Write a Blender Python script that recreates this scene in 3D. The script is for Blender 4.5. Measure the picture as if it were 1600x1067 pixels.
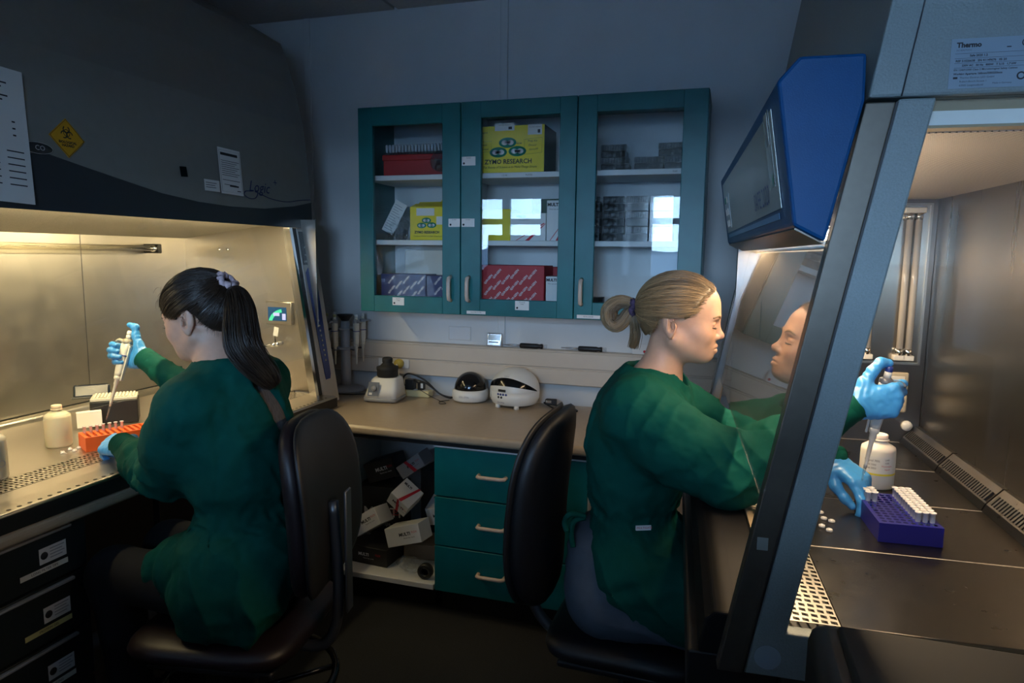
import bpy, bmesh, math, random
import numpy as np
from mathutils import Matrix, Vector
random.seed(7)
rng = np.random.default_rng(11)
for o in list(bpy.data.objects):
    bpy.data.objects.remove(o, do_unlink=True)
scene = bpy.context.scene
COL = scene.collection

# ------------------------------------------------------------------ camera
cam_data = bpy.data.cameras.new('camera')
cam_data.sensor_fit = 'HORIZONTAL'; cam_data.sensor_width = 36.0
cam_data.lens = 1060.0 * 36.0 / 1600.0
cam_data.clip_start = 0.03; cam_data.clip_end = 2000
cam = bpy.data.objects.new('camera', cam_data); COL.objects.link(cam)
_R = [[0.9548601779, -0.0489018106, 0.2930028217],
      [0.2968173280, 0.1175646947, -0.9476697823],
      [0.0118959809, 0.9918604516, 0.1267727500]]
_m = Matrix(_R).to_4x4(); _m.translation = (0, 0, 1.42)
cam.matrix_world = _m
scene.camera = cam

# ------------------------------------------------------------------ exposure and view
vs = scene.view_settings
scene.display_settings.display_device = 'sRGB'
vs.view_transform = 'Standard'; vs.look = 'None'; vs.gamma = 1.0; vs.exposure = 0.0
vs.use_curve_mapping = False

# ------------------------------------------------------------------ world: overcast daylight sky
SKY_STRENGTH = 42.0
world = bpy.data.worlds.new('overcast_sky'); scene.world = world
world.use_nodes = True
nt = world.node_tree; nt.nodes.clear()
wo = nt.nodes.new('ShaderNodeOutputWorld'); bg = nt.nodes.new('ShaderNodeBackground')
tc = nt.nodes.new('ShaderNodeTexCoord'); sep = nt.nodes.new('ShaderNodeSeparateXYZ')
ramp = nt.nodes.new('ShaderNodeValToRGB'); noi = nt.nodes.new('ShaderNodeTexNoise')
mixn = nt.nodes.new('ShaderNodeMix'); mixn.data_type = 'RGBA'
ramp.color_ramp.elements[0].position = 0.0; ramp.color_ramp.elements[0].color = (0.40, 0.64, 1.0, 1)
ramp.color_ramp.elements[1].position = 0.6; ramp.color_ramp.elements[1].color = (0.30, 0.54, 0.98, 1)
noi.inputs['Scale'].default_value = 5.0; noi.inputs['Detail'].default_value = 5.0
mixn.inputs['B'].default_value = (0.50, 0.72, 1.0, 1)
cr = nt.nodes.new('ShaderNodeValToRGB')
cr.color_ramp.elements[0].position = 0.45; cr.color_ramp.elements[1].position = 0.65
nt.links.new(tc.outputs['Generated'], sep.inputs[0]); nt.links.new(sep.outputs['Z'], ramp.inputs[0])
nt.links.new(tc.outputs['Generated'], noi.inputs['Vector']); nt.links.new(noi.outputs['Fac'], cr.inputs[0])
nt.links.new(cr.outputs['Color'], mixn.inputs['Factor']); nt.links.new(ramp.outputs['Color'], mixn.inputs['A'])
nt.links.new(mixn.outputs['Result'], bg.inputs['Color']); bg.inputs['Strength'].default_value = SKY_STRENGTH
nt.links.new(bg.outputs[0], wo.inputs[0])

# window openings in the wall behind the camera: (x0, x1, z0, z1); a light portal sits in each
WALL_FRONT_Y = -1.6
WINDOWS = [(-2.60, -1.85, 1.12, 2.05), (-0.75, 0.45, 1.12, 2.05)]
for (a, b, c, d) in WINDOWS:
    ld = bpy.data.lights.new('window_portal', 'AREA'); ld.shape = 'RECTANGLE'
    ld.size = b - a; ld.size_y = d - c; ld.cycles.is_portal = True
    lo = bpy.data.objects.new('window_portal', ld); COL.objects.link(lo)
    lo.location = ((a + b) / 2, WALL_FRONT_Y - 0.09, (c + d) / 2)
    lo.rotation_euler = (math.radians(90), 0, 0)   # faces +Y, into the room
LEFT_LAMP = 16.0      # watts, fluorescent lamps of the two safety cabinets
RIGHT_LAMP = 10.5

# ------------------------------------------------------------------ helpers
def tag(o, label=None, cat=None, group=None, kind=None):
    if label: o['label'] = label
    if cat: o['category'] = cat
    if group: o['group'] = group
    if kind: o['kind'] = kind
    return o

def thing(name, label, cat, loc=(0, 0, 0), rot=(0, 0, 0), group=None, matrix=None, kind=None):
    o = bpy.data.objects.new(name, None); COL.objects.link(o)
    o.empty_display_size = 0.05
    if matrix is not None: o.matrix_world = matrix
    else: o.location = loc; o.rotation_euler = rot
    return tag(o, label, cat, group, kind)

def copy_tree(o, parent=None):
    c = o.copy(); COL.objects.link(c)
    if parent is not None: c.parent = parent
    for ch in [x for x in bpy.data.objects if x.parent == o]: copy_tree(ch, c)
    return c

MATS = {}
def mat(name, color, rough=0.5, metal=0.0, noise=0.0, nscale=20.0, stretch=(1, 1, 1), bump=0.0, bscale=None,
        emit=None, estr=0.0, spec=0.5, sss=0.0, coat=0.0, vcol=None, rnoise=0.0, sheen=0.0, alpha=1.0):
    if name in MATS: return MATS[name]
    m = bpy.data.materials.new(name); m.use_nodes = True
    nt = m.node_tree; b = nt.nodes['Principled BSDF']; L = nt.links.new
    c4 = (*color, 1)
    b.inputs['Base Color'].default_value = c4; b.inputs['Roughness'].default_value = rough
    b.inputs['Metallic'].default_value = metal; b.inputs['Specular IOR Level'].default_value = spec
    b.inputs['Coat Weight'].default_value = coat; b.inputs['Alpha'].default_value = alpha
    if sheen: b.inputs['Sheen Weight'].default_value = sheen
    if sss:
        b.inputs['Subsurface Weight'].default_value = sss
        b.inputs['Subsurface Radius'].default_value = (0.012, 0.005, 0.003); b.inputs['Subsurface Scale'].default_value = 0.6
    if emit: b.inputs['Emission Color'].default_value = (*emit, 1); b.inputs['Emission Strength'].default_value = estr
    col_out = None
    if vcol:
        a = nt.nodes.new('ShaderNodeAttribute'); a.attribute_name = vcol; col_out = a.outputs['Color']
        L(col_out, b.inputs['Base Color'])
    if noise or bump or rnoise:
        t = nt.nodes.new('ShaderNodeTexCoord'); mp = nt.nodes.new('ShaderNodeMapping')
        mp.inputs['Scale'].default_value = stretch; L(t.outputs['Object'], mp.inputs['Vector'])
        n = nt.nodes.new('ShaderNodeTexNoise'); n.inputs['Scale'].default_value = nscale; n.inputs['Detail'].default_value = 6
        L(mp.outputs[0], n.inputs['Vector'])
        if noise:
            mx = nt.nodes.new('ShaderNodeMix'); mx.data_type = 'RGBA'; mx.blend_type = 'MULTIPLY'
            mx.inputs['Factor'].default_value = 1.0; mr = nt.nodes.new('ShaderNodeMapRange')
            mr.inputs['From Min'].default_value = 0.3; mr.inputs['From Max'].default_value = 0.7
            mr.inputs['To Min'].default_value = 1 - noise; mr.inputs['To Max'].default_value = 1 + noise
            L(n.outputs['Fac'], mr.inputs['Value']); mx.inputs['A'].default_value = c4
            if col_out: L(col_out, mx.inputs['A'])
            L(mr.outputs[0], mx.inputs['B']); L(mx.outputs['Result'], b.inputs['Base Color'])
        if rnoise:
            mr2 = nt.nodes.new('ShaderNodeMapRange'); mr2.inputs['From Min'].default_value = 0.3; mr2.inputs['From Max'].default_value = 0.7
            mr2.inputs['To Min'].default_value = max(0.02, rough - rnoise); mr2.inputs['To Max'].default_value = rough + rnoise
            L(n.outputs['Fac'], mr2.inputs['Value']); L(mr2.outputs[0], b.inputs['Roughness'])
        if bump:
            n2 = n
            if bscale:
                n2 = nt.nodes.new('ShaderNodeTexNoise'); n2.inputs['Scale'].default_value = bscale; n2.inputs['Detail'].default_value = 4
                L(mp.outputs[0], n2.inputs['Vector'])
            bp = nt.nodes.new('ShaderNodeBump'); bp.inputs['Strength'].default_value = bump; bp.inputs['Distance'].default_value = 0.002
            L(n2.outputs['Fac'], bp.inputs['Height']); L(bp.outputs[0], b.inputs['Normal'])
    MATS[name] = m
    return m

def glass_mat(name, tint=(1, 1, 1), ior=1.36, rough=0.0, boost=1.0, dust=0.0):
    """thin pane: transparent and mirror-like mixed by the true Fresnel term of both faces"""
    if name in MATS: return MATS[name]
    m = bpy.data.materials.new(name); m.use_nodes = True; nt = m.node_tree; nt.nodes.clear(); L = nt.links.new
    out = nt.nodes.new('ShaderNodeOutputMaterial'); tr = nt.nodes.new('ShaderNodeBsdfTransparent')
    gl = nt.nodes.new('ShaderNodeBsdfGlossy'); mx = nt.nodes.new('ShaderNodeMixShader'); fr = nt.nodes.new('ShaderNodeFresnel')
    ge = nt.nodes.new('ShaderNodeNewGeometry'); mr = nt.nodes.new('ShaderNodeMapRange')
    mr.inputs['To Min'].default_value = ior; mr.inputs['To Max'].default_value = 1.0 / ior
    L(ge.outputs['Backfacing'], mr.inputs['Value']); L(mr.outputs[0], fr.inputs['IOR'])
    tr.inputs[0].default_value = (*tint, 1); gl.inputs['Roughness'].default_value = rough
    fac = fr.outputs[0]
    if boost != 1.0:
        mm = nt.nodes.new('ShaderNodeMath'); mm.operation = 'MULTIPLY'; mm.use_clamp = True
        mm.inputs[1].default_value = boost; L(fac, mm.inputs[0]); fac = mm.outputs[0]
    L(fac, mx.inputs[0]); L(tr.outputs[0], mx.inputs[1]); L(gl.outputs[0], mx.inputs[2])
    last = mx.outputs[0]
    if dust:
        n = nt.nodes.new('ShaderNodeTexNoise'); n.inputs['Scale'].default_value = 60; n.inputs['Detail'].default_value = 8
        t = nt.nodes.new('ShaderNodeTexCoord'); L(t.outputs['Object'], n.inputs['Vector'])
        r2 = nt.nodes.new('ShaderNodeMapRange'); r2.inputs['From Min'].default_value = .45; r2.inputs['From Max'].default_value = .75
        r2.inputs['To Max'].default_value = dust; L(n.outputs['Fac'], r2.inputs['Value'])
        df = nt.nodes.new('ShaderNodeBsdfDiffuse'); df.inputs[0].default_value = (.7, .75, .8, 1)
        m2 = nt.nodes.new('ShaderNodeMixShader'); L(r2.outputs[0], m2.inputs[0]); L(last, m2.inputs[1]); L(df.outputs[0], m2.inputs[2]); last = m2.outputs[0]
    L(last, out.inputs[0]); MATS[name] = m
    return m

class MB:
    """collects shapes and builds ONE mesh object"""
    def __init__(s): s.v = []; s.f = []; s.sm = []
    def add(s, vs_, fs_, smooth=False, M=None):
        n = len(s.v)
        for p in vs_:
            p = Vector(p)
            if M is not None: p = M @ p
            s.v.append(tuple(p))
        for f in fs_: s.f.append(tuple(i + n for i in f)); s.sm.append(smooth)
        return s
    def box(s, lo, hi, M=None):
        (a, b, c), (d, e, f) = lo, hi
        return s.add([(a, b, c), (d, b, c), (d, e, c), (a, e, c), (a, b, f), (d, b, f), (d, e, f), (a, e, f)],
                     [(0, 3, 2, 1), (4, 5, 6, 7), (0, 1, 5, 4), (1, 2, 6, 5), (2, 3, 7, 6), (3, 0, 4, 7)], False, M)
    def rbox(s, lo, hi, r=0.005, seg=2, M=None):
        bm = bmesh.new(); bmesh.ops.create_cube(bm, size=1)
        sz = [hi[i] - lo[i] for i in range(3)]; ce = [(hi[i] + lo[i]) / 2 for i in range(3)]
        for v in bm.verts: v.co = Vector([v.co[i] * sz[i] + ce[i] for i in range(3)])
        bmesh.ops.bevel(bm, geom=list(bm.edges), offset=min(r, min(sz) * .49), segments=seg, profile=.5, affect='EDGES')
        fl = [max(abs(c) for c in f.normal) < .999 for f in bm.faces] if not bm.normal_update() else None
        n0 = len(s.sm); s.bm(bm, True, M); s.sm[n0:] = fl; return s
    def bm(s, bm, smooth=False, M=None):
        bm.verts.index_update()
        s.add([v.co.copy() for v in bm.verts], [[v.index for v in f.verts] for f in bm.faces], smooth, M); bm.free(); return s
    def prism(s, poly, axis, lo, hi, M=None):
        """poly: list of 2-D points; axis 0/1/2 extrusion axis, the two others in order"""
        def P(p, t):
            if axis == 0: return (t, p[0], p[1])
            if axis == 1: return (p[0], t, p[1])
            return (p[0], p[1], t)
        n = len(poly)
        vs_ = [P(p, lo) for p in poly] + [P(p, hi) for p in poly]
        fs_ = [tuple(range(n)), tuple(range(2 * n - 1, n - 1, -1))] + [(i, i + n, (i + 1) % n + n, (i + 1) % n) for i in range(n)]
        return s.add(vs_, fs_, False, M)
    def tube(s, pts, r, seg=8, closed=False, smooth=True, cap=True, M=None):
        pts = [Vector(p) for p in pts]; n = len(pts)
        rs = r if isinstance(r, (list, tuple)) else [r] * n
        vs_ = []; prev = None
        for i, p in enumerate(pts):
            if closed: t = pts[(i + 1) % n] - pts[i - 1]
            else: t = pts[min(i + 1, n - 1)] - pts[max(i - 1, 0)]
            if t.length < 1e-9: t = Vector((0, 0, 1))
            t.normalize()
            if prev is None:
                a = Vector((0, 0, 1)) if abs(t.z) < .9 else Vector((1, 0, 0)); u = t.cross(a).normalized()
            else:
                u = (prev - t * prev.dot(t)); u = u.normalized() if u.length > 1e-6 else t.orthogonal().normalized()
            prev = u; w = t.cross(u)
            for k in range(seg):
                a = 2 * math.pi * k / seg; vs_.append(p + (u * math.cos(a) + w * math.sin(a)) * rs[i])
        fs_ = []
        for i in range(n if closed else n - 1):
            j = (i + 1) % n
            for k in range(seg): fs_.append((i * seg + k, i * seg + (k + 1) % seg, j * seg + (k + 1) % seg, j * seg + k))
        if cap and not closed:
            fs_.append(tuple(range(seg - 1, -1, -1))); fs_.append(tuple(range((n - 1) * seg, n * seg)))
        return s.add(vs_, fs_, smooth, M)
    def lathe(s, prof, seg=24, origin=(0, 0, 0), smooth=True, M=None, sx=1.0, sy=1.0, arc=None):
        """prof: (r, z) list spun about Z"""
        ox, oy, oz = origin; vs_ = []; fs_ = []; n = len(prof)
        for r, z in prof:
            for k in range(seg):
                a = 2 * math.pi * k / seg; vs_.append((ox + r * math.cos(a) * sx, oy + r * math.sin(a) * sy, oz + z))
        for i in range(n - 1):
            for k in range(seg): fs_.append((i * seg + k, i * seg + (k + 1) % seg, (i + 1) * seg + (k + 1) % seg, (i + 1) * seg + k))
        if prof[0][0] > 1e-6: fs_.append(tuple(range(seg - 1, -1, -1)))
        if prof[-1][0] > 1e-6: fs_.append(tuple(range((n - 1) * seg, n * seg)))
        return s.add(vs_, fs_, smooth, M)
    def ellipsoid(s, c, r, seg=16, rings=10, M=None, e=1.0):
        vs_ = []; fs_ = []
        def sg(x): return math.copysign(abs(x) ** e, x)
        for i in range(rings + 1):
            ph = -math.pi / 2 + math.pi * i / rings
            for k in range(seg):
                a = 2 * math.pi * k / seg
                vs_.append((c[0] + r[0] * sg(math.cos(ph)) * sg(math.cos(a)), c[1] + r[1] * sg(math.cos(ph)) * sg(math.sin(a)), c[2] + r[2] * sg(math.sin(ph))))
        for i in range(rings):
            for k in range(seg): fs_.append((i * seg + k, i * seg + (k + 1) % seg, (i + 1) * seg + (k + 1) % seg, (i + 1) * seg + k))
        return s.add(vs_, fs_, True, M)
    def build(s, name, material, parent=None, label=None, cat=None, group=None, kind=None, loc=None, rot=None, matrix=None, bevel=0.0, merge=False):
        me = bpy.data.meshes.new(name); me.from_pydata(s.v, [], s.f)
        me.polygons.foreach_set('use_smooth', s.sm)
        if merge or True:
            b = bmesh.new(); b.from_mesh(me); bmesh.ops.remove_doubles(b, verts=b.verts, dist=1e-6)
            bmesh.ops.recalc_face_normals(b, faces=b.faces); b.to_mesh(me); b.free()
        me.update()
        o = bpy.data.objects.new(name, me); COL.objects.link(o)
        if material: me.materials.append(material)
        if parent is not None: o.parent = parent
        if matrix is not None: o.matrix_world = matrix
        if loc is not None: o.location = loc
        if rot is not None: o.rotation_euler = rot
        if bevel:
            md = o.modifiers.new('bevel', 'BEVEL'); md.width = bevel; md.segments = 2; md.limit_method = 'ANGLE'; md.angle_limit = math.radians(40)
        return tag(o, label, cat, group, kind)

def text_mesh(txt, size, align='CENTER', shear=0.0, spacing=1.0, bold=0.0, res=2):
    cu = bpy.data.curves.new('lettering', 'FONT'); cu.body = txt; cu.size = size; cu.align_x = align; cu.align_y = 'CENTER'
    cu.shear = shear; cu.space_character = spacing; cu.offset = bold; cu.resolution_u = res
    o = bpy.data.objects.new('tmp', cu); COL.objects.link(o)
    dg = bpy.context.evaluated_depsgraph_get(); me = o.evaluated_get(dg).to_mesh()
    vs_ = [v.co.copy() for v in me.vertices]; fs_ = [tuple(p.vertices) for p in me.polygons]
    o.evaluated_get(dg).to_mesh_clear(); bpy.data.objects.remove(o); bpy.data.curves.remove(cu)
    return vs_, fs_
def frame(origin, xdir, ydir):
    """matrix whose X is the reading direction, Y is up on the sign, Z out of it"""
    x = Vector(xdir).normalized(); z = x.cross(Vector(ydir)).normalized(); y = z.cross(x)
    m = Matrix((x, y, z)).transposed().to_4x4(); m.translation = Vector(origin); return m
def text(parent, txt, size, M, material, name='lettering', mb=None, **kw):
    vs_, fs_ = text_mesh(txt, size, **kw)
    own = mb is None
    if own: mb = MB()
    mb.add(vs_, fs_, False, M)
    if own: return mb.build(name, material, parent)
def card(parent, name, w, h, M, material, t=0.0006, r=0.0):
    mb = MB()
    if r: 
        pts = []
        for cx_, cy_, a0 in ((w/2-r, h/2-r, 0), (-w/2+r, h/2-r, 90), (-w/2+r, -h/2+r, 180), (w/2-r, -h/2+r, 270)):
            for k in range(5):
                a = math.radians(a0 + k * 22.5); pts.append((cx_ + r * math.cos(a), cy_ + r * math.sin(a)))
        mb.prism(pts, 2, 0, t, M)
    else: mb.box((-w / 2, -h / 2, 0), (w / 2, h / 2, t), M)
    return mb.build(name, material, parent)
def struct(mb, name, material, parent=None, **kw): return mb.build(name, material, parent, kind=None if parent else 'structure', **kw)
def T(x, y, z): return Matrix.Translation((x, y, z))
def RX(a): return Matrix.Rotation(math.radians(a), 4, 'X')
def RY(a): return Matrix.Rotation(math.radians(a), 4, 'Y')
def RZ(a): return Matrix.Rotation(math.radians(a), 4, 'Z')
def arc(c, r, a0, a1, n, plane='xy'):
    out = []
    for i in range(n + 1):
        a = math.radians(a0 + (a1 - a0) * i / n); p, q = r * math.cos(a), r * math.sin(a)
        out.append({'xy': (c[0] + p, c[1] + q, c[2]), 'xz': (c[0] + p, c[1], c[2] + q), 'yz': (c[0], c[1] + p, c[2] + q)}[plane])
    return out
def bez(pts, n=24):
    """Catmull-Rom through points"""
    P = [Vector(p) for p in pts]; P = [P[0]] + P + [P[-1]]; out = []
    for i in range(1, len(P) - 2):
        for k in range(n):
            t = k / n; a, b, c, d = P[i - 1], P[i], P[i + 1], P[i + 2]
            out.append(.5 * ((2 * b) + (-a + c) * t + (2 * a - 5 * b + 4 * c - d) * t * t + (-a + 3 * b - 3 * c + d) * t ** 3))
    out.append(P[-2]); return out

# ------------------------------------------------------------------ materials
m_wall = mat('painted_wall', (.69, .69, .68), .75, noise=.03, nscale=6)
m_trunk = mat('cream_trunking', (.60, .52, .43), .5, noise=.02)
m_ceil = mat('ceiling_tile', (.50, .49, .47), .9, noise=.06, nscale=60, bump=.2)
m_grid = mat('ceiling_grid', (.32, .32, .33), .5)
m_floor = mat('dark_carpet', (.012, .013, .015), .95, noise=.35, nscale=240, bump=.5)
m_teal = mat('teal_laminate', (.001, .125, .135), .38, noise=.12, nscale=9, bump=.05, bscale=90)
m_white = mat('white_melamine', (.66, .68, .70), .45, noise=.02)
m_worktop = mat('beige_laminate', (.38, .305, .22), .32, noise=.05, nscale=40)
m_beige = mat('beige_plastic', (.60, .47, .38), .4)
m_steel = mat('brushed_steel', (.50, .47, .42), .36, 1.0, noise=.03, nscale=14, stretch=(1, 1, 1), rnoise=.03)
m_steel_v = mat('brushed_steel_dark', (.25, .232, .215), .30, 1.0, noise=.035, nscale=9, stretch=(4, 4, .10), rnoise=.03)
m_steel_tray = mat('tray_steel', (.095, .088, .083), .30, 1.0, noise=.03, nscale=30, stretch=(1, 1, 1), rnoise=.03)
m_chrome = mat('chrome', (.7, .7, .7), .15, 1.0)
m_alu = mat('dark_aluminium', (.16, .17, .19), .35, .8)
m_black = mat('black_plastic', (.012, .012, .013), .45)
m_blackgloss = mat('black_gloss', (.006, .006, .007), .12)
m_rubber = mat('black_rubber', (.012, .012, .012), .7)
m_ink = mat('printed_ink', (.02, .02, .025), .7)
m_paper = mat('paper', (.70, .70, .69), .8)
m_tape = mat('label_tape', (.74, .72, .66), .6)
m_glass = glass_mat('clear_glass', (.97, .985, .98))
m_grey = mat('grey_plastic', (.30, .31, .33), .45)
m_whitepl = mat('white_plastic', (.72, .72, .70), .35)
# ================================================================== the room
mb = MB().box((-2.75, -1.75, -.05), (1.1, 3.1, 0)); struct(mb, 'floor', m_floor)
# ceiling: slab with tiles 1.2 x 0.6 dropped in, dark joint between
ceil = MB().box((-2.75, -1.75, 2.56), (1.1, 3.1, 2.62)).build('ceiling', m_grid, kind='structure')
tile = None; yy = 3.05
tx = [-2.72, -1.52, -.32, .88]
while yy > -1.7:
    for i in range(3):
        x0, x1 = tx[i] + .008, tx[i + 1] - .008
        lo = (x0, max(yy - .592, -1.72), 2.548); hi = (x1, yy - .008, 2.562)
        if hi[1] - lo[1] > .5:
            if tile is None: tile = MB().rbox((0, 0, 0), (1.184, .584, .014), .003, 1); tile = tile.build('ceiling_tile', m_ceil, ceil); tile.location = lo
            else:
                c = tile.copy(); COL.objects.link(c); c.parent = ceil; c.location = lo
    yy -= .6
struct(MB().box((-2.75, 3.02, 0), (1.1, 3.1, 2.62)), 'wall_back', m_wall)
wb = bpy.data.objects['wall_back']
for x in (-2.0, -.985, .3):
    MB().rbox((x - .018, 3.012, 1.0), (x + .018, 3.022, 2.548), .003, 1).build('joint_strip', m_wall, wb)
struct(MB().box((-2.75, -1.75, 0), (-2.65, 3.1, 2.62)), 'wall_left', m_wall)
struct(MB().box((1.0, -1.75, 0), (1.1, 3.1, 2.62)), 'wall_right', m_wall)
y0, y1 = WALL_FRONT_Y - .15, WALL_FRONT_Y
mb = MB(); xs = [-2.75] + [w for W in WINDOWS for w in W[:2]] + [1.1]
mb.box((-2.75, y0, 0), (1.1, y1, 1.12)); mb.box((-2.75, y0, 2.05), (1.1, y1, 2.62))
for i in range(0, len(xs), 2): mb.box((xs[i], y0, 1.12), (xs[i + 1], y1, 2.05))
struct(mb, 'wall_front', m_wall)
m_wframe = mat('white_window_frame', (.7, .71, .72), .4)
for n, (a, b, c, d) in enumerate(WINDOWS):
    f = MB(); t = .035; yw0, yw1 = y0 + .05, y0 + .10
    f.box((a, yw0, c), (a + t, yw1, d)); f.box((b - t, yw0, c), (b, yw1, d)); f.box((a, yw0, c), (b, yw1, c + t)); f.box((a, yw0, d - t), (b, yw1, d))
    f.box((a, yw0, 1.745), (b, yw1, 1.805))
    if n == 0: f.box((-2.315, yw0, c), (-2.23, yw1, d))
    else: f.box((.12, yw0, c), (.18, yw1, d))
    fo = struct(f, 'window_%d' % (n + 1), m_wframe)
    MB().box((a, yw0 + .02, c), (b, yw0 + .026, d)).build('window_pane', m_glass, fo)
    MB().rbox((a - .04, y1 - .02, c - .03), (b + .04, y1 + .06, c), .004, 1).build('window_sill', m_wframe, fo)
# land outside the windows: low ground and a wooded ridge far off
m_land = mat('far_woodland', (.035, .06, .085), .95, noise=.5, nscale=.06)
gm = MB(); gx = np.linspace(-500, 500, 60); gy = [-30, -120, -260, -330, -420]; vsx = []; fsx = []
for j, y in enumerate(gy):
    for i, x in enumerate(gx):
        h = [-30, -26, -14, 3, -8][j]
        if j in (2, 3): h += 4 * math.sin(x * .021 + j) + 2.2 * math.sin(x * .063 + 1) + random.uniform(-.8, .8)
        vsx.append((x, y, h))
for j in range(4):
    for i in range(59): fsx.append((j * 60 + i, j * 60 + i + 1, (j + 1) * 60 + i + 1, (j + 1) * 60 + i))
gm.add(vsx, fsx, True).build('wooded_hills', m_land, kind='structure')

# trunking on the back wall: ledge with two lids
tr = MB().box((-2.0, 2.965, .835), (1.0, 3.019, .992)).build('trim_1', m_trunk, kind='structure')
tr.modifiers.new('b', 'BEVEL').width = .004
MB().rbox((-2.0, 2.957, .915), (1.0, 2.967, .985), .003, 1).build('trunking_lid', m_trunk, tr)
MB().rbox((-2.0, 2.957, .838), (1.0, 2.967, .908), .003, 1).build('trunking_lid', m_trunk, tr)

# ================================================================== wall cabinet
WC = thing('wall_cabinet', 'teal wall cabinet with three glazed doors on the back wall', 'cabinet', (-1.548, 2.72, 1.163))
Wd, Hh, Dp = 1.467, .878, .297; DX = [0, .480, .972, 1.467]
mb = MB(); s_ = .018
mb.box((0, .003, 0), (s_, Dp, Hh)); mb.box((Wd - s_, .003, 0), (Wd, Dp, Hh)); mb.box((0, .003, Hh - s_), (Wd, Dp, Hh))
mb.build('carcass', m_teal, WC)
MB().box((s_, .003, 0), (Wd - s_, Dp, s_)).build('cabinet_floor', m_white, WC)
MB().box((s_, Dp - .008, s_), (Wd - s_, Dp, Hh - s_)).build('back_panel', m_white, WC)
for x in DX[1:3]: MB().box((x - .009, .003, s_), (x + .009, Dp - .009, Hh - s_)).build('divider', m_white, WC)
SH = [.294, .573]   # shelf undersides above cabinet base
for i in range(3):
    for z in SH: MB().rbox((DX[i] + .019, .02, z), (DX[i + 1] - .010 - (.009 if i == 2 else 0), Dp - .009, z + .022), .002, 1).build('shelf', m_white, WC)
# doors: the frames, with their real glass
OPEN = [(.069, .395, .072, .800), (.088, .430 - .01, .070, .812), (.076, .402, .070, .812)]
m_tealedge = m_teal
door_objs = []
for i in range(3):
    x0, x1 = DX[i] + .0015, DX[i + 1] - .0015; w = x1 - x0
    a, b, c, d = OPEN[i]
    fr = MB(); y0d, y1d = -.020, .001
    # frame with a rounded-corner opening built as four rails
    fr.rbox((x0, y0d, 0), (x0 + a, y1d, Hh), .002, 1); fr.rbox((x0 + b, y0d, 0), (x1, y1d, Hh), .002, 1)
    fr.rbox((x0 + a - .001, y0d, 0), (x0 + b + .001, y1d, c), .002, 1); fr.rbox((x0 + a - .001, y0d, d), (x0 + b + .001, y1d, Hh), .002, 1)
    D = fr.build('door', m_teal, WC); door_objs.append(D)
    MB().box((x0 + a - .006, -.009, c - .006), (x0 + b + .006, -.005, d + .006)).build('glass_pane', m_glass, D)
    hx = [x1 - .043, x0 + .037, x0 + .030][i]
    hb = MB(); hb.tube([(hx, -.018, .060), (hx, -.042, .066), (hx, -.047, .085), (hx, -.047, .135), (hx, -.042, .155), (hx, -.018, .161)], .0085, 10)
    hb.build('handle', m_beige, D, label='beige bow handle')
def sticker(D, x, z, w, h, lines, y=-.0205, material=m_paper, dot=False, fs=.006):
    M = frame((x, y, z), (1, 0, 0), (0, 0, 1)); s = card(D, 'sticker', w, h, M, material, .0005)
    mbx = MB()
    for k, l in enumerate(lines):
        v, f = text_mesh(l, fs); mbx.add(v, f, False, M @ T(0, h / 2 - fs * (1.0 + k * 1.25), .0007))
    if dot: mbx.lathe([(.0, 0), (.0045, 0), (.0045, .0003), (0, .0003)], 10, M=M @ T(-w / 2 + .009, -h / 2 + .009, .0006))
    mbx.build('lettering', m_ink, s)
sticker(door_objs[0], .188, .048, .056, .034, ['PLASTIC', 'TUBES'], dot=True)
sticker(door_objs[0], .452, .388, .052, .034, ['FILTERED'], dot=True, fs=.005)
sticker(door_objs[1], .514, .388, .058, .034, ['FILTERED'], dot=True, fs=.005)
sticker(door_objs[1], .516, .640, .060, .036, ['PLATES'], dot=True)
sticker(door_objs[1], .755, .048, .060, .038, ['STORAGE', 'TUBES'], dot=True)
sticker(door_objs[1], .552, .012, .085, .013, ['BLUE PIPETTE TIPS'], fs=.006)
sticker(door_objs[2], 1.035, .012, .095, .014, ['PETRI DISHES'], fs=.007)
for x, i, t in ((.66, 1, '1.5 ML'), (1.03, 1, 'P20'), (1.35, 1, 'P200')):
    M = frame((x, .0195, SH[i] + .0105), (1, 0, 0), (0, 0, 1))
    text(WC, t, .009, M, m_ink)
M = frame((.765, .0195, SH[1] + .0105), (1, 0, 0), (0, 0, 1)); text(WC, 'PLATES', .009, M, m_ink)

# ---- boxes and packs inside
m_yellow = mat('yellow_card', (.80, .62, .02), .55, noise=.04)
m_red = mat('red_card', (.42, .015, .025), .5, noise=.05)
m_redbox = mat('red_plastic', (.36, .01, .012), .4)
m_navy = mat('navy_card', (.015, .035, .13), .5, noise=.05)
m_card = mat('cream_card', (.62, .60, .55), .7, noise=.05)
m_wcard = mat('white_card', (.68, .69, .70), .55, noise=.03)
m_greenink = mat('green_ink', (.0, .22, .14), .5)
m_whiteink = mat('white_ink', (.75, .76, .78), .6)
m_redink = mat('red_ink', (.55, .02, .04), .6)
m_darkgreen = mat('dark_green_card', (.01, .05, .03), .5)
m_film = glass_mat('clear_film', (.96, .97, .98), 1.5, .10, 1.3, .22)
m_tips = mat('smoky_plastic', (.075, .095, .12), .25, spec=.6, noise=.1, nscale=70)
m_clearpl = glass_mat('clear_plastic', (.96, .97, .98), 1.5, .08, 1.4, .12)
WX, WY, WZ = -1.548, 2.72, 1.163
FL = WZ + s_; S1 = WZ + SH[0] + .022; S2 = WZ + SH[1] + .022

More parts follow.
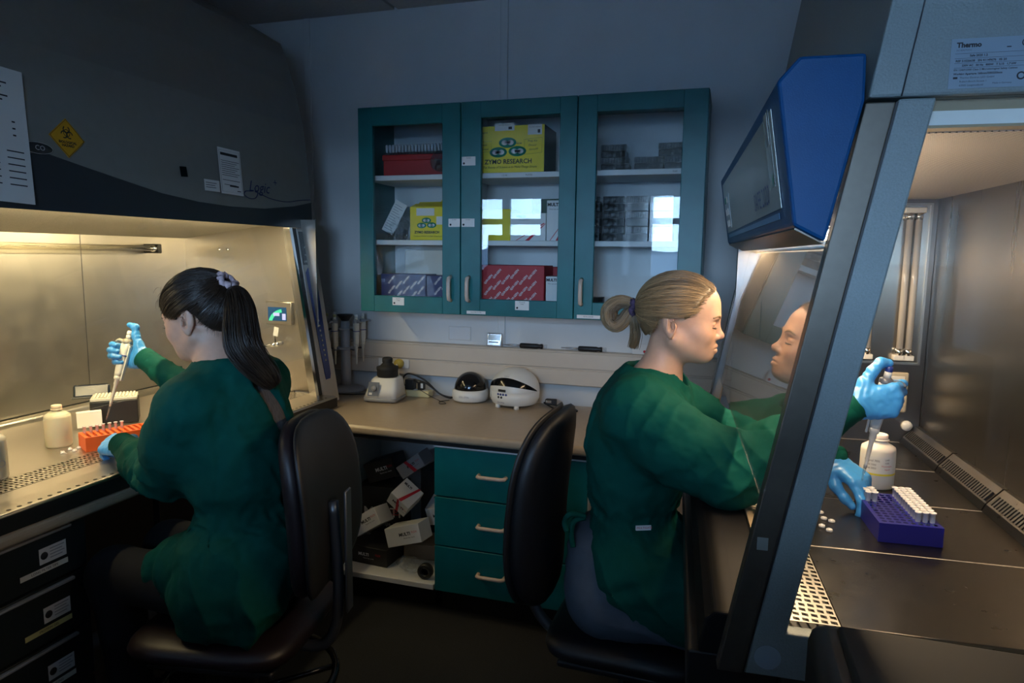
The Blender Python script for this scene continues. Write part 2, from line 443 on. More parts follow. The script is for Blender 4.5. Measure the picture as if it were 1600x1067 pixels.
def carton(name, label, cat, lo, size, material, rz=0, group=None, seam=True, M=None):
    o = thing(name, label, cat, lo if M is None else (0, 0, 0), (0, 0, math.radians(rz)), group, matrix=M)
    w, d, h = size
    MB().rbox((0, 0, 0), (w, d, h), .002, 1).build('carton', material, o)
    if seam: MB().box((.002, d * .48, h), (w - .002, d * .52, h + .0004)).build('lid_tape', m_film, o)
    return o
def diag_pattern(o, w, h, txt, material, fs=.0125, px=.072, pz=.044, ang=48, M0=None):
    mbx = MB(); vs_, fs_ = text_mesh(txt, fs, bold=.0002, res=1)
    hw = max(v.x for v in vs_); k = 0; z = .004
    row = 0; zz = -.01
    while zz < h + .02:
        xx = -.02 + (row % 2) * px * .5
        while xx < w + .02:
            M = T(xx, -.0006, zz) @ RX(90) @ RZ(ang)
            c = [M @ v for v in vs_]
            if min(p.x for p in c) > .002 and max(p.x for p in c) < w - .002 and min(p.z for p in c) > .002 and max(p.z for p in c) < h - .002: mbx.add(c, fs_)
            xx += px
        zz += pz * .5; row += 1
    mbx.build('printed_pattern', material, o)
def yellow_box(name, label, lo, w, d, h, fs, extra=False):
    o = carton(name, label, 'box', lo, (w, d, h), m_yellow)
    MB().box((w, .002, .001), (w + .0012, d - .002, h - .001)).build('side_panel', m_darkgreen, o)
    def fr(x, z): return frame((x, -.0008, z), (1, 0, 0), (0, 0, 1))
    e = MB(); wmb = MB(); sc = fs / .022
    for (dx, dz) in ((0, .032), (-.034, 0), (.036, .002)):
        e.lathe([(0, 0), (.032 * sc, 0), (.032 * sc, .0006), (0, .0006)], 28, M=fr(w * .47 + dx * sc, h * .44 + dz * sc), sy=.55)
        for q in (-.011, .011): wmb.lathe([(0, 0), (.0115 * sc, 0), (.0115 * sc, .0003), (0, .0003)], 18, M=fr(w * .47 + (dx + q) * sc, h * .44 + dz * sc) @ T(0, 0, .0007), sy=.75)
        wmb.box((-.011 * sc, -.004 * sc, .0007), (.011 * sc, .004 * sc, .001), fr(w * .47 + dx * sc, h * .44 + dz * sc))
    e.build('logo_ovals', m_greenink, o); wmb.build('logo_shapes', m_whiteink, o)
    text(o, 'ZYMO RESEARCH', fs, fr(w * .48, h * .235), m_ink, bold=.0006)
    text(o, 'The Beauty of Science is to Make Things Simple', fs * .47, fr(w * .5, h * .12), m_ink, shear=.25)
    return o, fr
# middle door, top shelf: the large yellow carton
o, fr = yellow_box('carton_box', 'large yellow carton with green ovals on the top shelf behind the middle glass door', (WX + .530, WY + .03, S2), .295, .20, .190, .026)
for (x, z, w, h) in ((.125, .185, .085, .030), (.255, .170, .060, .040)):
    s = card(o, 'sticker', w, h, fr(x, z) , m_paper, .0006)
    mbx = MB(); v, f = text_mesh('Immediate Attention', .006); mbx.add(v, f, False, fr(x, z + h * .25) @ T(0, 0, .0008))
    mbx.box((.2 * w, -h * .35, .0008), (.38 * w, -.0 * h, .001), fr(x, z)); mbx.build('lettering', m_ink, s)
mbx = MB()
for (x, z, h, t) in ((.035, .165, .011, 'Magnet'), (.035, .115, .011, 'Empti'), (.04, .098, .012, 'Boxes'), (.185, .118, .015, 'New'), (.245, .125, .012, 'Prep Kit'), (.245, .108, .012, 'Direct!'), (.25, .092, .012, 'zymoPF')):
    v, f = text_mesh(t, h, shear=.2); mbx.add(v, f, False, fr(x, z))
mbx.tube([fr(.21, .132) @ Vector((0, 0, 0)), fr(.287, .138) @ Vector((0, 0, 0)), fr(.285, .078) @ Vector((0, 0, 0)), fr(.212, .072) @ Vector((0, 0, 0))], .0005, 4, closed=True)
mbx.tube([fr(.005, .128) @ Vector((0, 0, 0)), fr(.068, .13) @ Vector((0, 0, 0)), fr(.068, .088) @ Vector((0, 0, 0)), fr(.005, .085) @ Vector((0, 0, 0))], .0005, 4)
mbx.build('handwriting', m_ink, o, kind='stuff')
# left door, top shelf: red box, tube pack on it, clear dish sleeve
o = thing('storage_box', 'dark red plastic box on the top shelf behind the left glass door', 'box', (WX + .085, WY + .05, S2))
MB().rbox((0, 0, 0), (.285, .18, .088), .004, 2).build('tub', m_redbox, o); MB().rbox((-.004, -.004, .066), (.289, .184, .092), .004, 2).build('lid', m_redbox, o)
o = thing('tube_tray', 'clear plastic tray of strip tubes lying on the dark red box', 'lab ware', (WX + .085, WY + .05, S2 + .092))
MB().rbox((0, 0, 0), (.29, .17, .010), .003, 1).build('tray', m_clearpl, o); mbx = MB()
for k in range(18):
    for r in (0, 1): mbx.lathe([(.0035, 0), (.006, .012), (.0065, .030), (.0045, .034)], 8, (.013 + k * .0155, .012 + r * .05, .010))
mbx.build('strip_tubes', mat('frosted_plastic', (.42, .46, .52), .25, spec=.7), o, kind='stuff')
o = thing('dish_sleeve', 'clear plastic bag of round dishes leaning against the red box', 'lab ware', (WX + .365, WY + .045, S2))
Md = T(0, 0, .055) @ RX(78) @ RZ(10)
for k in range(1): MB().lathe([(.0, 0), (.045, 0), (.046, .012)], 28, (0, 0, k * .013), M=Md).build('dish', m_film, o)
mbx = MB()
for k in range(7):
    a = random.uniform(0, 6.28); mbx.tube(bez([(.04 * math.cos(a), -.01, .055 + .04 * math.sin(a)), (random.uniform(-.02, .02), -.018, .06), (random.uniform(-.02, .03), -.012, .115)], 6), .0007, 4)
mbx.build('bag_folds', m_film, o)
# left door, middle shelf: yellow carton with flaps, bag with a printed sheet
o, fr = yellow_box('carton_box', 'small open yellow carton with green ovals on the middle shelf behind the left glass door', (WX + .215, WY + .045, S1), .17, .12, .145, .0150)
for ang, y in ((62, .01), (75, .06)): MB().box((0, 0, 0), (.17, .055, .0015), T(0, y, .145) @ RX(ang - 45)).build('flap', m_yellow, o)
s = card(o, 'sticker', .085, .032, fr(.075, .122), m_paper, .0006); s = card(o, 'sticker', .05, .035, fr(.152, .085), m_paper, .0006)
carton('carton_box', 'yellow carton with a dark stripe standing behind the small open yellow carton', 'box', (WX + .30, WY + .195, S1), (.16, .08, .185), m_yellow)
def crumpled(name, label, cat, loc, size, material, seed, sheet=None, group=None):
    r_ = np.random.default_rng(seed); bm = bmesh.new(); bmesh.ops.create_icosphere(bm, subdivisions=3, radius=1)
    dirs = r_.normal(size=(14, 3)); dirs /= np.linalg.norm(dirs, axis=1)[:, None]; cut = r_.uniform(.62, .95, 14)
    for v in bm.verts:
        p = np.array(v.co); d = dirs @ p; sc = min(1, np.min(np.where(d > .05, cut / np.maximum(d, .05), 9)))
        v.co = Vector(p * sc * (1 + .06 * math.sin(9 * p[0] + 5 * p[1]) * math.sin(7 * p[2] + seed))); v.co = Vector((v.co.x * size[0], v.co.y * size[1], max(v.co.z * size[2], -size[2] * .8)))
    mn = min(v.co.z for v in bm.verts)
    for v in bm.verts: v.co.z -= mn
    o = thing(name, label, cat, loc, group=group); MB().bm(bm).build('film', material, o)
    return o
o = crumpled('plastic_bag', 'crumpled clear bag holding a printed sheet on the middle shelf behind the left glass door', 'bag', (WX + .125, WY + .12, S1), (.055, .05, .065), m_film, 3)
Ms = T(-.045, -.03, .035) @ RZ(8) @ RY(28)
MB().box((-.03, 0, 0), (.028, .0012, .15), Ms).build('printed_sheet', m_paper, o); mbx = MB()
for k in range(11): mbx.box((-.024, -.0006, .014 + k * .0115), (.020 - .008 * (k % 3), 0, .0165 + k * .0115), Ms)
mbx.build('print_lines', m_grey, o)
mbx = MB()
for k in range(10):
    ox, oz = random.uniform(-.045, .06), .009; mbx.ellipsoid((ox, -.062 + random.uniform(0, .02), oz + random.uniform(0, .02)), (.012, .006, .009), 8, 5)
mbx.build('loose_film', m_film, o, kind='stuff')
# left door, bottom: cream carton and two navy cartons
carton('carton_box', 'plain cream cardboard carton behind the navy cartons at the bottom of the left glass door', 'box', (WX + .125, WY + .18, FL), (.33, .095, .255), m_card)
for (x, w, lab) in ((.075, .217, 'wider navy carton with diagonal white lettering at the bottom of the left glass door'), (.300, .155, 'narrower navy carton with diagonal white lettering near the handle of the left glass door')):
    o = carton('carton_box', lab, 'box', (WX + x, WY + .035, FL), (w, .125, .148 if x < .2 else .144), m_navy); diag_pattern(o, w, .145, 'QIAGEN', m_whiteink)
# middle door, middle shelf
def multi_carton(label, lo, w, d, h, rz=0, name='carton_box', M=None, stripes=True, fs=None, group=None):
    o = carton(name, label, 'box', lo, (w, d, h), m_wcard, rz, group, M=M); fs = fs or min(.02, h * .14)
    def fr(x, z): return frame((x, -.0006, z), (1, 0, 0), (0, 0, 1))
    text(o, 'MULTI', fs, fr(w * .30, h - fs * 1.0), m_ink, bold=.0008); text(o, 'FLEX', fs * .7, fr(w * .72, h - fs * .85), m_redink)
    text(o, 'Filter tips sterile', fs * .42, fr(w * .38, h - fs * 2.0), m_ink)
    if stripes:
        mbx = MB(); M0 = T(0, -.0008, 0)
        for (xa, xb, wd) in ((.15, .95, .03), (.42, .98, .12)):
            mbx.add([(w * xa, 0, .001), (w * min(xa + wd, 1), 0, .001), (w * min(xb + wd * .5, 1), 0, h * .62), (w * xb, 0, h * .62 + (0 if wd > .05 else .004))], [(0, 1, 2, 3)], M=M0)
        mbx.build('printed_stripe', m_redink, o)
    return o
multi_carton('white carton with red stripes upright at the right of the middle shelf, middle glass door', (WX + .838, WY + .04, S1), .095, .15, .165, fs=.018)
multi_carton('white carton with red stripes lying left of the upright one, middle glass door', (WX + .675, WY + .06, S1), .155, .14, .115, fs=.014)
carton('carton_box', 'yellow carton at the left of the middle shelf, middle glass door', 'box', (WX + .53, WY + .09, S1), (.135, .14, .135), m_yellow)
carton('carton_box', 'dark green carton behind the striped cartons on the middle shelf', 'box', (WX + .73, WY + .205, S1), (.20, .075, .185), m_darkgreen)
# middle door, bottom
o = carton('carton_box', 'large red carton with diagonal white lettering at the bottom of the middle glass door', 'box', (WX + .53, WY + .03, FL), (.305, .15, .195), m_red); diag_pattern(o, .305, .195, 'QIAGEN', m_whiteink, fs=.0140, px=.078, pz=.048)
carton('carton_box', 'dark red carton tucked behind the large red carton', 'box', (WX + .66, WY + .19, FL), (.24, .09, .188), m_red)
multi_carton('small white carton beside the large red carton, middle glass door', (WX + .842, WY + .03, FL), .082, .10, .152, stripes=False, fs=.0155)
# right door: packs of pipette tips
def tip_rack(label, loc, w=.115, d=.075, h=.052, group=None, wrap=True):
    o = thing('tip_rack', label, 'tip rack', loc, group=group)
    MB().rbox((0, 0, 0), (w, d, h * .55), .003, 1).build('rack_base', m_tips, o)
    mbx = MB()
    for k in range(9): mbx.box((.004 + k * (w - .008) / 9, -.0006, h * .58), (.004 + (k + .62) * (w - .008) / 9, .001, h * .96))
    mbx.build('tips', mat('frosted_plastic', (.42, .46, .52), .25), o, kind='stuff')
    MB().rbox((-.001, -.001, h * .55), (w + .001, d + .001, h), .004, 1).build('lid', m_clearpl, o)
    if wrap: MB().rbox((-.002, -.003, -.0), (w + .002, -.0022, h), .001, 1).build('wrapping', m_film, o)
    return o
spots = [(1.055, 0, 'lower tip rack of the left pair on the top shelf, right glass door'), (1.188, 0, 'single dark tip rack in the middle of the top shelf, right glass door'),
         (1.305, 0, 'lower tip rack under the raised one on the top shelf, right glass door')]
for x, z, lab in spots: tip_rack(lab, (WX + x, WY + .06, S2), .112 if x < 1.4 else .05)
tip_rack('upper tip rack of the left pair on the top shelf, right glass door', (WX + 1.052, WY + .075, S2 + .0535), .10)
tip_rack('raised tip rack on the top shelf, right glass door', (WX + 1.280, WY + .075, S2 + .0535), .10)
tip_rack('tip rack nearest the right edge of the top shelf, right glass door', (WX + 1.425 - .005, WY + .06, S2), .022, wrap=False)
for c, (x, nm) in enumerate(((.995, 'leftmost'), (1.068, 'second'), (1.162, 'third'), (1.258, 'rightmost'))):
    for k, zz in enumerate(('bottom', 'middle', 'top')):
        tip_rack('%s tip rack of the %s stack on the middle shelf, right glass door' % (zz, nm), (WX + x, WY + .06, S1 + k * .0605), .058 if c == 0 else .086, .08, .059)
for x, r, lab in ((1.045, .036, 'squat glass jar with dark contents at the bottom of the right glass door'), (1.40, .032, 'squat glass jar hidden at the bottom right of the right glass door')):
    o = thing('glass_jar', lab, 'jar', (WX + x, WY + .09, FL))
    MB().lathe([(0, .001), (r, .001), (r + .001, .006), (r + .001, .07), (r - .002, .07), (r - .003, .008), (0, .006)], 24).build('jar_wall', m_clearpl, o)
    MB().lathe([(0, .007), (r - .004, .007), (r - .004, .035), (0, .035)], 24).build('contents', m_tips, o)
crumpled('plastic_bag', 'crumpled clear bag beside the glass jar at the bottom of the right glass door', 'bag', (WX + 1.135, WY + .08, FL), (.048, .045, .045), m_film, 8)

# behind the camera: a fridge mirrored in the glass, the rest added for shade
m_fridge = mat('grey_fridge', (.20, .21, .22), .4); m_db = mat('dark_blocker', (.06, .06, .065), .5)
def upright(name, label, cat, x0, w, y0, d, h, m):
    o = thing(name, label, cat, (x0, y0, 0))
    MB().rbox((0, 0, .03), (w, d, h), .012, 2).build('body', m, o); MB().rbox((.01, d + .002, .08), (w - .01, d + .03, h - .02), .01, 2).build('door', m, o); MB().rbox((w - .09, d + .03, .7), (w - .06, d + .06, 1.2), .006, 1).build('handle', m_alu, o)
    for x in (.06, w - .09): MB().box((x, .04, 0), (x + .03, d - .04, .03)).build('foot', m_black, o)
upright('upright_fridge', 'grey upright fridge standing before the left window behind the camera', 'fridge', -2.12, .60, -1.02, .40, 1.60, m_fridge)
upright('shade_cupboard', 'tall grey cupboard added out of view between the two windows for shade', 'cupboard', -1.49, .64, -1.02, .46, 2.05, m_fridge)  # unseen block, added to keep daylight off the left side
o = thing('shade_bench', 'dark bench and long box added unseen behind the camera to shade the lower room', 'bench', (-1.35, -.50, 0))  # unseen bench and box, added to keep window light off low surfaces
MB().rbox((0, 0, .86), (2.25, .40, .90), .005, 1).build('bench_top', m_db, o); MB().box((.02, .02, 0), (2.23, .38, .86)).build('bench_body', m_db, o)
MB().rbox((.02, .05, .901), (1.05, .36, 1.262), .01, 2).build('bench_shade_box', m_db, o)
o = thing('shade_box', 'dark box added unseen on the bench behind the camera to shade the right cabinet', 'shade_box', (-.25, -.48, .902))  # unseen box, added to shade the lower end of the right cabinet
MB().rbox((0, 0, 0), (1.10, .33, .50), .012, 2).build('body', m_db, o); MB().rbox((.03, .331, .03), (.90, .345, .47), .008, 2).build('door', m_db, o); MB().rbox((.83, .345, .12), (.85, .36, .26), .004, 1).build('handle', m_alu, o)
# ================================================================== benches
L = [(-2.649, .55), (-1.585, .55), (-1.585, 2.296), (-.12, 2.296), (-.12, 2.955), (-1.999, 2.955), (-1.999, 3.018), (-2.649, 3.018)]
mb = MB().prism(L, 2, .714, .75)
wt = mb.build('worktop', m_worktop, label='L-shaped beige laminate worktop with rounded front edge along two walls', cat='worktop')
md = wt.modifiers.new('bevel', 'BEVEL'); md.width = .014; md.segments = 4; md.limit_method = 'ANGLE'; md.angle_limit = math.radians(40)

# drawer unit under the back bench
DU = thing('drawer_unit', 'teal drawer unit with three drawers under the back worktop', 'cabinet', (-1.030, 2.332, 0))
w, d = .60, .55
mb = MB().box((0, .02, .10), (.018, d, .6855)).box((w - .018, .02, .10), (w, d, .6855)).box((0, .02, .10), (w, d, .118)).box((0, d - .01, .10), (w, d, .6855))
mb.build('body', m_white, DU)
MB().box((0, .0, .686), (w, d, .694)).build('top_rail', m_white, DU)
MB().box((.01, .06, 0), (w - .01, d - .02, .10)).build('plinth', m_black, DU)
for (z0, z1) in ((.494, .684), (.294, .488), (.104, .288)):
    D = MB().rbox((.0015, 0, z0), (w - .0015, .019, z1), .0015, 1).build('drawer', m_teal, DU)
    zh = z0 + (z1 - z0) * .52; hx0, hx1 = .185, .292
    MB().tube([(hx0, .002, zh), (hx0 + .002, -.022, zh), (hx0 + .012, -.028, zh), (hx1 - .012, -.028, zh), (hx1 - .002, -.022, zh), (hx1, .002, zh)], .0075, 10).build('handle', m_beige, D, label='beige bow handle')
MB().rbox((-1.575, 2.322, .6945), (-.43, 2.385, .7135), .002, 1).build('black_strip', m_black, label='black strip filling the gap under the front edge of the back worktop', cat='rail')  # black strip fills the gap between worktop and drawers

# open shelf unit beside the drawers
SU = thing('shelf_unit', 'open white base unit under the worktop left of the drawers', 'shelf', (-1.565, 2.335, 0))
w = .53
MB().rbox((0, 0, .10), (w, .55, .122), .002, 1).build('bottom_shelf', m_white, SU)
MB().box((0, .0, .122), (.016, .55, .694)).build('side_panel', m_white, SU)
MB().box((.016, .54, .122), (w, .55, .694)).build('back_panel', m_white, SU); MB().box((.02, .06, 0), (w - .02, .52, .10)).build('plinth', m_black, SU)
m_dcard = mat('black_card', (.016, .017, .02), .5)
def small_carton(label, M, w, d, h, material=m_wcard, txt=True, stripe=False):
    o = thing('carton_box', label, 'box', matrix=M)
    MB().rbox((-w / 2, -d / 2, 0), (w / 2, d / 2, h), .0015, 1).build('carton', material, o)
    ink = m_ink if material is not m_dcard else m_whiteink
    if txt:
        F = frame((w * .12, -d / 2 - .0006, h * .55), (1, 0, 0), (0, 0, 1))
        text(o, 'MULTI', h * .24, F @ T(-.01, 0, 0), ink, bold=.0007); text(o, 'FLEX', h * .16, F @ T(w * .22, .004, 0), m_redink)
        text(o, 'Pipette tips, sterile', h * .09, F @ T(w * .05, -h * .2, 0), ink)
        F2 = frame((0, 0, h + .0006), (1, 0, 0), (0, 1, 0)); text(o, 'MULTI', d * .14, F2 @ T(-w * .2, d * .25, 0), ink, bold=.0006)
    if stripe:
        mbx = MB(); mbx.add([(-w * .1, -d / 2, h + .0008), (w * .06, -d / 2, h + .0008), (w * .32, d / 2, h + .0008), (w * .22, d / 2, h + .0008)], [(0, 1, 2, 3)])
        mbx.add([(w * .02, -d / 2 - .0008, 0), (w * .16, -d / 2 - .0008, 0), (-w * .02, -d / 2 - .0008, h), (-w * .14, -d / 2 - .0008, h)], [(0, 1, 2, 3)]); mbx.build('printed_stripe', m_redink, o)
    return o
bx, by, bz = -1.565, 2.335, .123
small_carton('black carton lying flat at the front of the pile under the worktop', T(bx + .16, by + .16, bz) @ RZ(-4), .27, .16, .075, m_dcard)
small_carton('pale carton standing at the left front of the pile under the worktop', T(bx + .085, by + .055, bz) @ RZ(6), .07, .035, .062, m_wcard, txt=False)
small_carton('black carton at the back left of the pile under the worktop', T(bx + .13, by + .36, bz) @ RZ(8), .20, .15, .26, m_dcard)
small_carton('dark carton tilted on top of the back left carton', T(bx + .155, by + .36, bz + .29) @ RY(-20), .15, .12, .09, m_dcard)
small_carton('white carton leaning on the pile with lettering, left of the striped carton', T(bx + .200, by + .14, bz + .135) @ RY(-33) @ RX(-10), .14, .10, .075, m_wcard)
small_carton('white carton with a curved red stripe at the middle of the pile under the worktop', T(bx + .29, by + .22, bz + .235) @ RY(38) @ RX(32), .10, .10, .09, m_wcard, stripe=True)
small_carton('white carton with lettering lying tilted at the front of the pile under the worktop', T(bx + .372, by + .125, bz + .105) @ RY(-17) @ RX(-6), .16, .10, .078, m_wcard)
small_carton('white carton jammed against the drawer unit side in the pile', T(bx + .455, by + .30, bz + .155) @ RY(-8) @ RX(16), .11, .11, .085, m_wcard)
small_carton('grey striped carton on top of the pile under the worktop', T(bx + .33, by + .30, bz + .36) @ RY(-36), .13, .10, .06, mat('grey_card', (.35, .34, .35), .6), stripe=True)
small_carton('dark carton standing tall at the back right of the pile', T(bx + .40, by + .43, bz) @ RZ(-6), .17, .15, .34, m_dcard, txt=False)
small_carton('brown carton under the leaning white cartons at the front right', T(bx + .40, by + .26, bz) @ RZ(5), .19, .14, .065, mat('brown_card', (.24, .18, .12), .8), txt=False)
crumpled('plastic_bag', 'crumpled grey film bag at the front right of the pile under the worktop', 'bag', (bx + .385, by + .085, bz), (.075, .045, .03), m_film, 5)
o = thing('tape_roll', 'black and yellow tape roll at the front corner of the open base unit', 'tape', matrix=T(bx + .478, by + .04, bz + .031) @ RX(90) @ RZ(0))
MB().lathe([(.016, -.012), (.031, -.012), (.031, .012), (.016, .012), (.016, -.012)], 24).build('roll', m_black, o)
MB().lathe([(.022, -.0125), (.026, -.0125), (.026, -.0122), (.022, -.0122), (.022, -.0125)], 24).build('stripe', mat('tape_yellow', (.5, .45, .15), .5), o)

o = thing('shade_panel', 'black panel added to darken the space under the left worktop', 'panel', (-2.20, 1.365, 0)); MB().rbox((0, 0, .0), (.018, 1.6, .712), .002, 1).build('board', m_black, o); MB().rbox((.018, .75, .0), (.05, .80, .70), .002, 1).build('stiffener', m_black, o)  # black sheet added to stand in for the shade under the worktop
# base units under the left bench (dark): drawers with label cards
m_dark = mat('dark_laminate', (.015, .022, .025), .4)
def dark_unit(y0, y1, label):
    U = thing('drawer_unit', label, 'cabinet', (-1.64, y0, 0)); wy = y1 - y0
    MB().box((-.50, 0, .08), (-.02, wy, .705)).build('body', m_dark, U); MB().box((-.48, .01, 0), (-.06, wy - .01, .08)).build('plinth', m_black, U)
    for k, (z0, z1) in enumerate(((.56, .70), (.40, .552), (.24, .392), (.085, .232))):
        D = MB().rbox((-.02, .002, z0), (0, wy - .002, z1), .0015, 1).build('drawer', m_dark, U)
        MB().rbox((0, wy * .15, z1 - .012), (.012, wy * .85, z1 - .004), .002, 1).build('edge_pull', m_grey, D)
        if k < 3:
            F = frame((.0006, wy - .10, z0 + .075), (0, 1, 0), (0, 0, 1)); s = card(D, 'label_card', .075, .042, F, m_paper)
            mbx = MB().lathe([(0, 0), (.010, 0), (.010, .0004), (0, .0004)], 16, M=F @ T(-.024, 0, .0007)); mbx.build('printed_dot', m_ink, s)
            mbx = MB()
            for q in range(4): mbx.box((-.008, .012 - q * .008, .0007), (.032 - .006 * (q % 2), .0145 - q * .008, .001), F)
            mbx.build('print_lines', m_grey, s)
            F3 = frame((.0006, wy - .125, z0 + .038), (0, 1, 0), (0, 0, 1)); s = card(D, 'label_tape', .13, .014, F3, [m_tape, mat('yellow_tape', (.62, .55, .22), .6), m_tape][k])
            text(s, ['LONG FILTER TIPS', 'PROTEIN GEL', 'SEQUENCING'][k], .009, F3 @ T(0, 0, .0008), m_ink)
dark_unit(.60, 1.02, 'dark drawer unit with no cards in view under the near end of the left worktop')
dark_unit(1.025, 1.36, 'dark drawer unit with white label cards under the left safety cabinet')

# ================================================================== things on the back bench
BZ = .7502
# carousel stand with pipettes
o = thing('pipette_stand', 'grey carousel stand with hanging pipettes in the far left corner of the worktop', 'stand', (-1.745, 2.895, BZ))
m_pgrey = mat('pale_grey_plastic', (.34, .35, .38), .4)
MB().lathe([(0, 0), (.085, 0), (.088, .006), (.080, .016), (.045, .024), (.030, .030), (0, .030)], 36).build('base', m_pgrey, o)
MB().lathe([(.027, .028), (.024, .06), (.023, .20), (.022, .34), (.0, .342)], 24).build('post', m_pgrey, o)
MB().lathe([(.0, .342), (.018, .342), (.022, .352), (.036, .368), (.038, .374), (0, .376)], 28).build('knob', m_black, o)
for zz in (.205, .300):
    MB().lathe([(.023, zz), (.048, zz), (.050, zz + .004), (.048, zz + .009), (.023, zz + .009)], 28).build('carousel_ring', m_pgrey, o)
HANG = [(-100, 'pipette hanging at the front left of the carousel stand'), (-30, 'pipette hanging at the right of the carousel stand'), (150, 'pipette hanging at the back left of the carousel stand'), (40, 'pipette hanging at the back right of the carousel stand'), (-155, 'pipette hanging at the far left of the carousel stand')]
for a, lab in HANG:
    ca, sa = math.cos(math.radians(a)), math.sin(math.radians(a))
    for zz in (.208, .303): MB().tube([(.045 * ca, .045 * sa, zz), (.078 * ca, .078 * sa, zz)], .0045, 6).build('arm', m_alu, o)
m_ivory = mat('ivory_plastic', (.66, .63, .55), .35)
m_blueink = mat('dark_blue_plastic', (.02, .04, .22), .35)
def pipette(name, label, M, body=m_ivory, knob=m_whitepl, tip=True, group=None, s=1.0, grip=m_grey, mark=m_blueink):
    """origin at the end of the tip, axis +Z up, finger hook towards +X"""
    o = thing(name, label, 'pipette', matrix=M @ Matrix.Scale(s, 4)); z = .0
    if tip:
        MB().lathe([(.0006, 0), (.0012, .0), (.0030, .035), (.0042, .055), (.0034, .055), (.0008, .004)], 14).build('tip', m_clearpl, o)
    MB().lathe([(.0, .046), (.0026, .046), (.0044, .060), (.0058, .118), (.0078, .122), (.0082, .136), (.0115, .139), (.0120, .150), (0, .150)], 18).build('shaft', body, o)
    mb = MB(); prof = [(.0115, .0105), (.0125, .0115), (.0145, .0125), (.0150, .013), (.0155, .0135), (.0150, .0135)]
    zs = [.150, .160, .18, .21, .24, .268]; seg = 20; vs_ = []; fs_ = []
    for (rx, ry), zz in zip(prof, zs):
        for k in range(seg):
            a = 2 * math.pi * k / seg; c_, s_ = math.cos(a), math.sin(a); e = .7
            vs_.append((rx * math.copysign(abs(c_) ** e, c_), ry * math.copysign(abs(s_) ** e, s_), zz))
    for i in range(len(zs) - 1):
        for k in range(seg): fs_.append((i * seg + k, i * seg + (k + 1) % seg, (i + 1) * seg + (k + 1) % seg, (i + 1) * seg + k))
    fs_.append(tuple(range(seg - 1, -1, -1))); fs_.append(tuple(range((len(zs) - 1) * seg, len(zs) * seg)))
    mb.add(vs_, fs_, True).build('handle', body, o)
    MB().rbox((-.019, -.006, .135), (-.0135, .006, .255), .002, 2).build('ejector_bar', body, o)
    MB().rbox((-.0165, -.0142, .218), (.0165, .0142, .222), .001, 1).build('marking_ring', mark, o)
    mb = MB(); mb.tube(bez([(.006, 0, .264), (.020, 0, .270), (.034, 0, .271), (.043, 0, .264)], 5), [.006] * 5 + [.0055] * 5 + [.0045] * 5 + [.003], 10).build('finger_hook', grip, o)
    MB().lathe([(.0155, .262), (.0165, .266), (.0160, .274), (.0110, .278), (0, .278)], 20).build('collar', grip, o)
    MB().lathe([(.0, .278), (.0085, .278), (.0085, .292), (.0, .292)], 18).build('dial', body, o)
    MB().lathe([(.0, .292), (.0075, .292), (.0090, .294), (.0090, .304), (.0070, .307), (0, .308)], 18).build('plunger_knob', knob, o)
    return o
for i, (a, lab) in enumerate(HANG):
    ca, sa = math.cos(math.radians(a)), math.sin(math.radians(a))
    pipette('pipette', lab, T(-1.745 + .092 * ca, 2.895 + .092 * sa * .75, BZ + .096) @ RZ(a), tip=False, s=.92, group='pipettes on the carousel stand', knob=mat('yellow_knob', (.45, .42, .2), .4) if i in (0, 4) else m_whitepl)

# vortex mixer
o = thing('vortex_mixer', 'white vortex mixer with black cup on the worktop beside the pipette stand', 'mixer', (-1.462, 2.760, BZ), (0, 0, math.radians(6)))
def loft(secs, seg=4, smooth=False):
    mbl = MB(); n = len(secs[0]); vs_ = [p for s in secs for p in s]; fs_ = []
    for i in range(len(secs) - 1):
        for k in range(n): fs_.append((i * n + k, i * n + (k + 1) % n, (i + 1) * n + (k + 1) % n, (i + 1) * n + k))
    fs_.append(tuple(range(n - 1, -1, -1))); fs_.append(tuple(range((len(secs) - 1) * n, len(secs) * n)))
    return mbl.add(vs_, fs_, smooth)
def rrect(cx_, cy_, hx, hy, z, r, n=4):
    out = []
    for sx, sy, a0 in ((1, 1, 0), (-1, 1, 90), (-1, -1, 180), (1, -1, 270)):
        for k in range(n + 1):
            a = math.radians(a0 + 90 * k / n); out.append((cx_ + sx * (hx - r) + r * math.cos(a), cy_ + sy * (hy - r) + r * math.sin(a), z))
    return out
loft([rrect(0, 0, .078, .075, .004, .02), rrect(0, 0, .079, .077, .020, .02)], smooth=True).build('foot_skirt', m_grey, o)
loft([rrect(0, 0, .078, .076, .020, .02), rrect(.002, .010, .070, .064, .060, .02), rrect(.006, .018, .060, .052, .100, .02), rrect(.006, .018, .054, .046, .106, .02)], smooth=True).build('housing', m_whitepl, o)
for sx in (-1, 1):
    for sy in (-1, 1): MB().lathe([(0, 0), (.009, 0), (.010, .005), (0, .005)], 12, (sx * .058, sy * .055, 0)).build('foot', m_rubber, o)
F = Matrix(((.985, -.05, -.165, -.033), (.0, .93, -.33, -.0635), (.165, .33, .93, .064), (0, 0, 0, 1)))
F = frame((-.030, -.0625, .0605), (1, 0, 0), (0, .34, 1)); pn = card(o, 'control_panel', .050, .062, F, mat('slate_panel', (.10, .13, .19), .4), .003)
MB().lathe([(0, 0), (.013, 0), (.011, .010), (0, .010)], 18, M=F @ T(.004, .002, .003)).build('dial', m_grey, o)
MB().box((-.018, -.027, .003), (-.004, -.017, .005), F).build('rocker_switch', m_whitepl, o)
MB().lathe([(.0, .106), (.045, .106), (.048, .112), (.048, .135), (.050, .140), (.050, .152), (.034, .158), (.022, .170), (.024, .176), (.024, .190), (.018, .196), (0, .190)], 28, (.006, .018, 0)).build('cup_head', m_rubber, o)
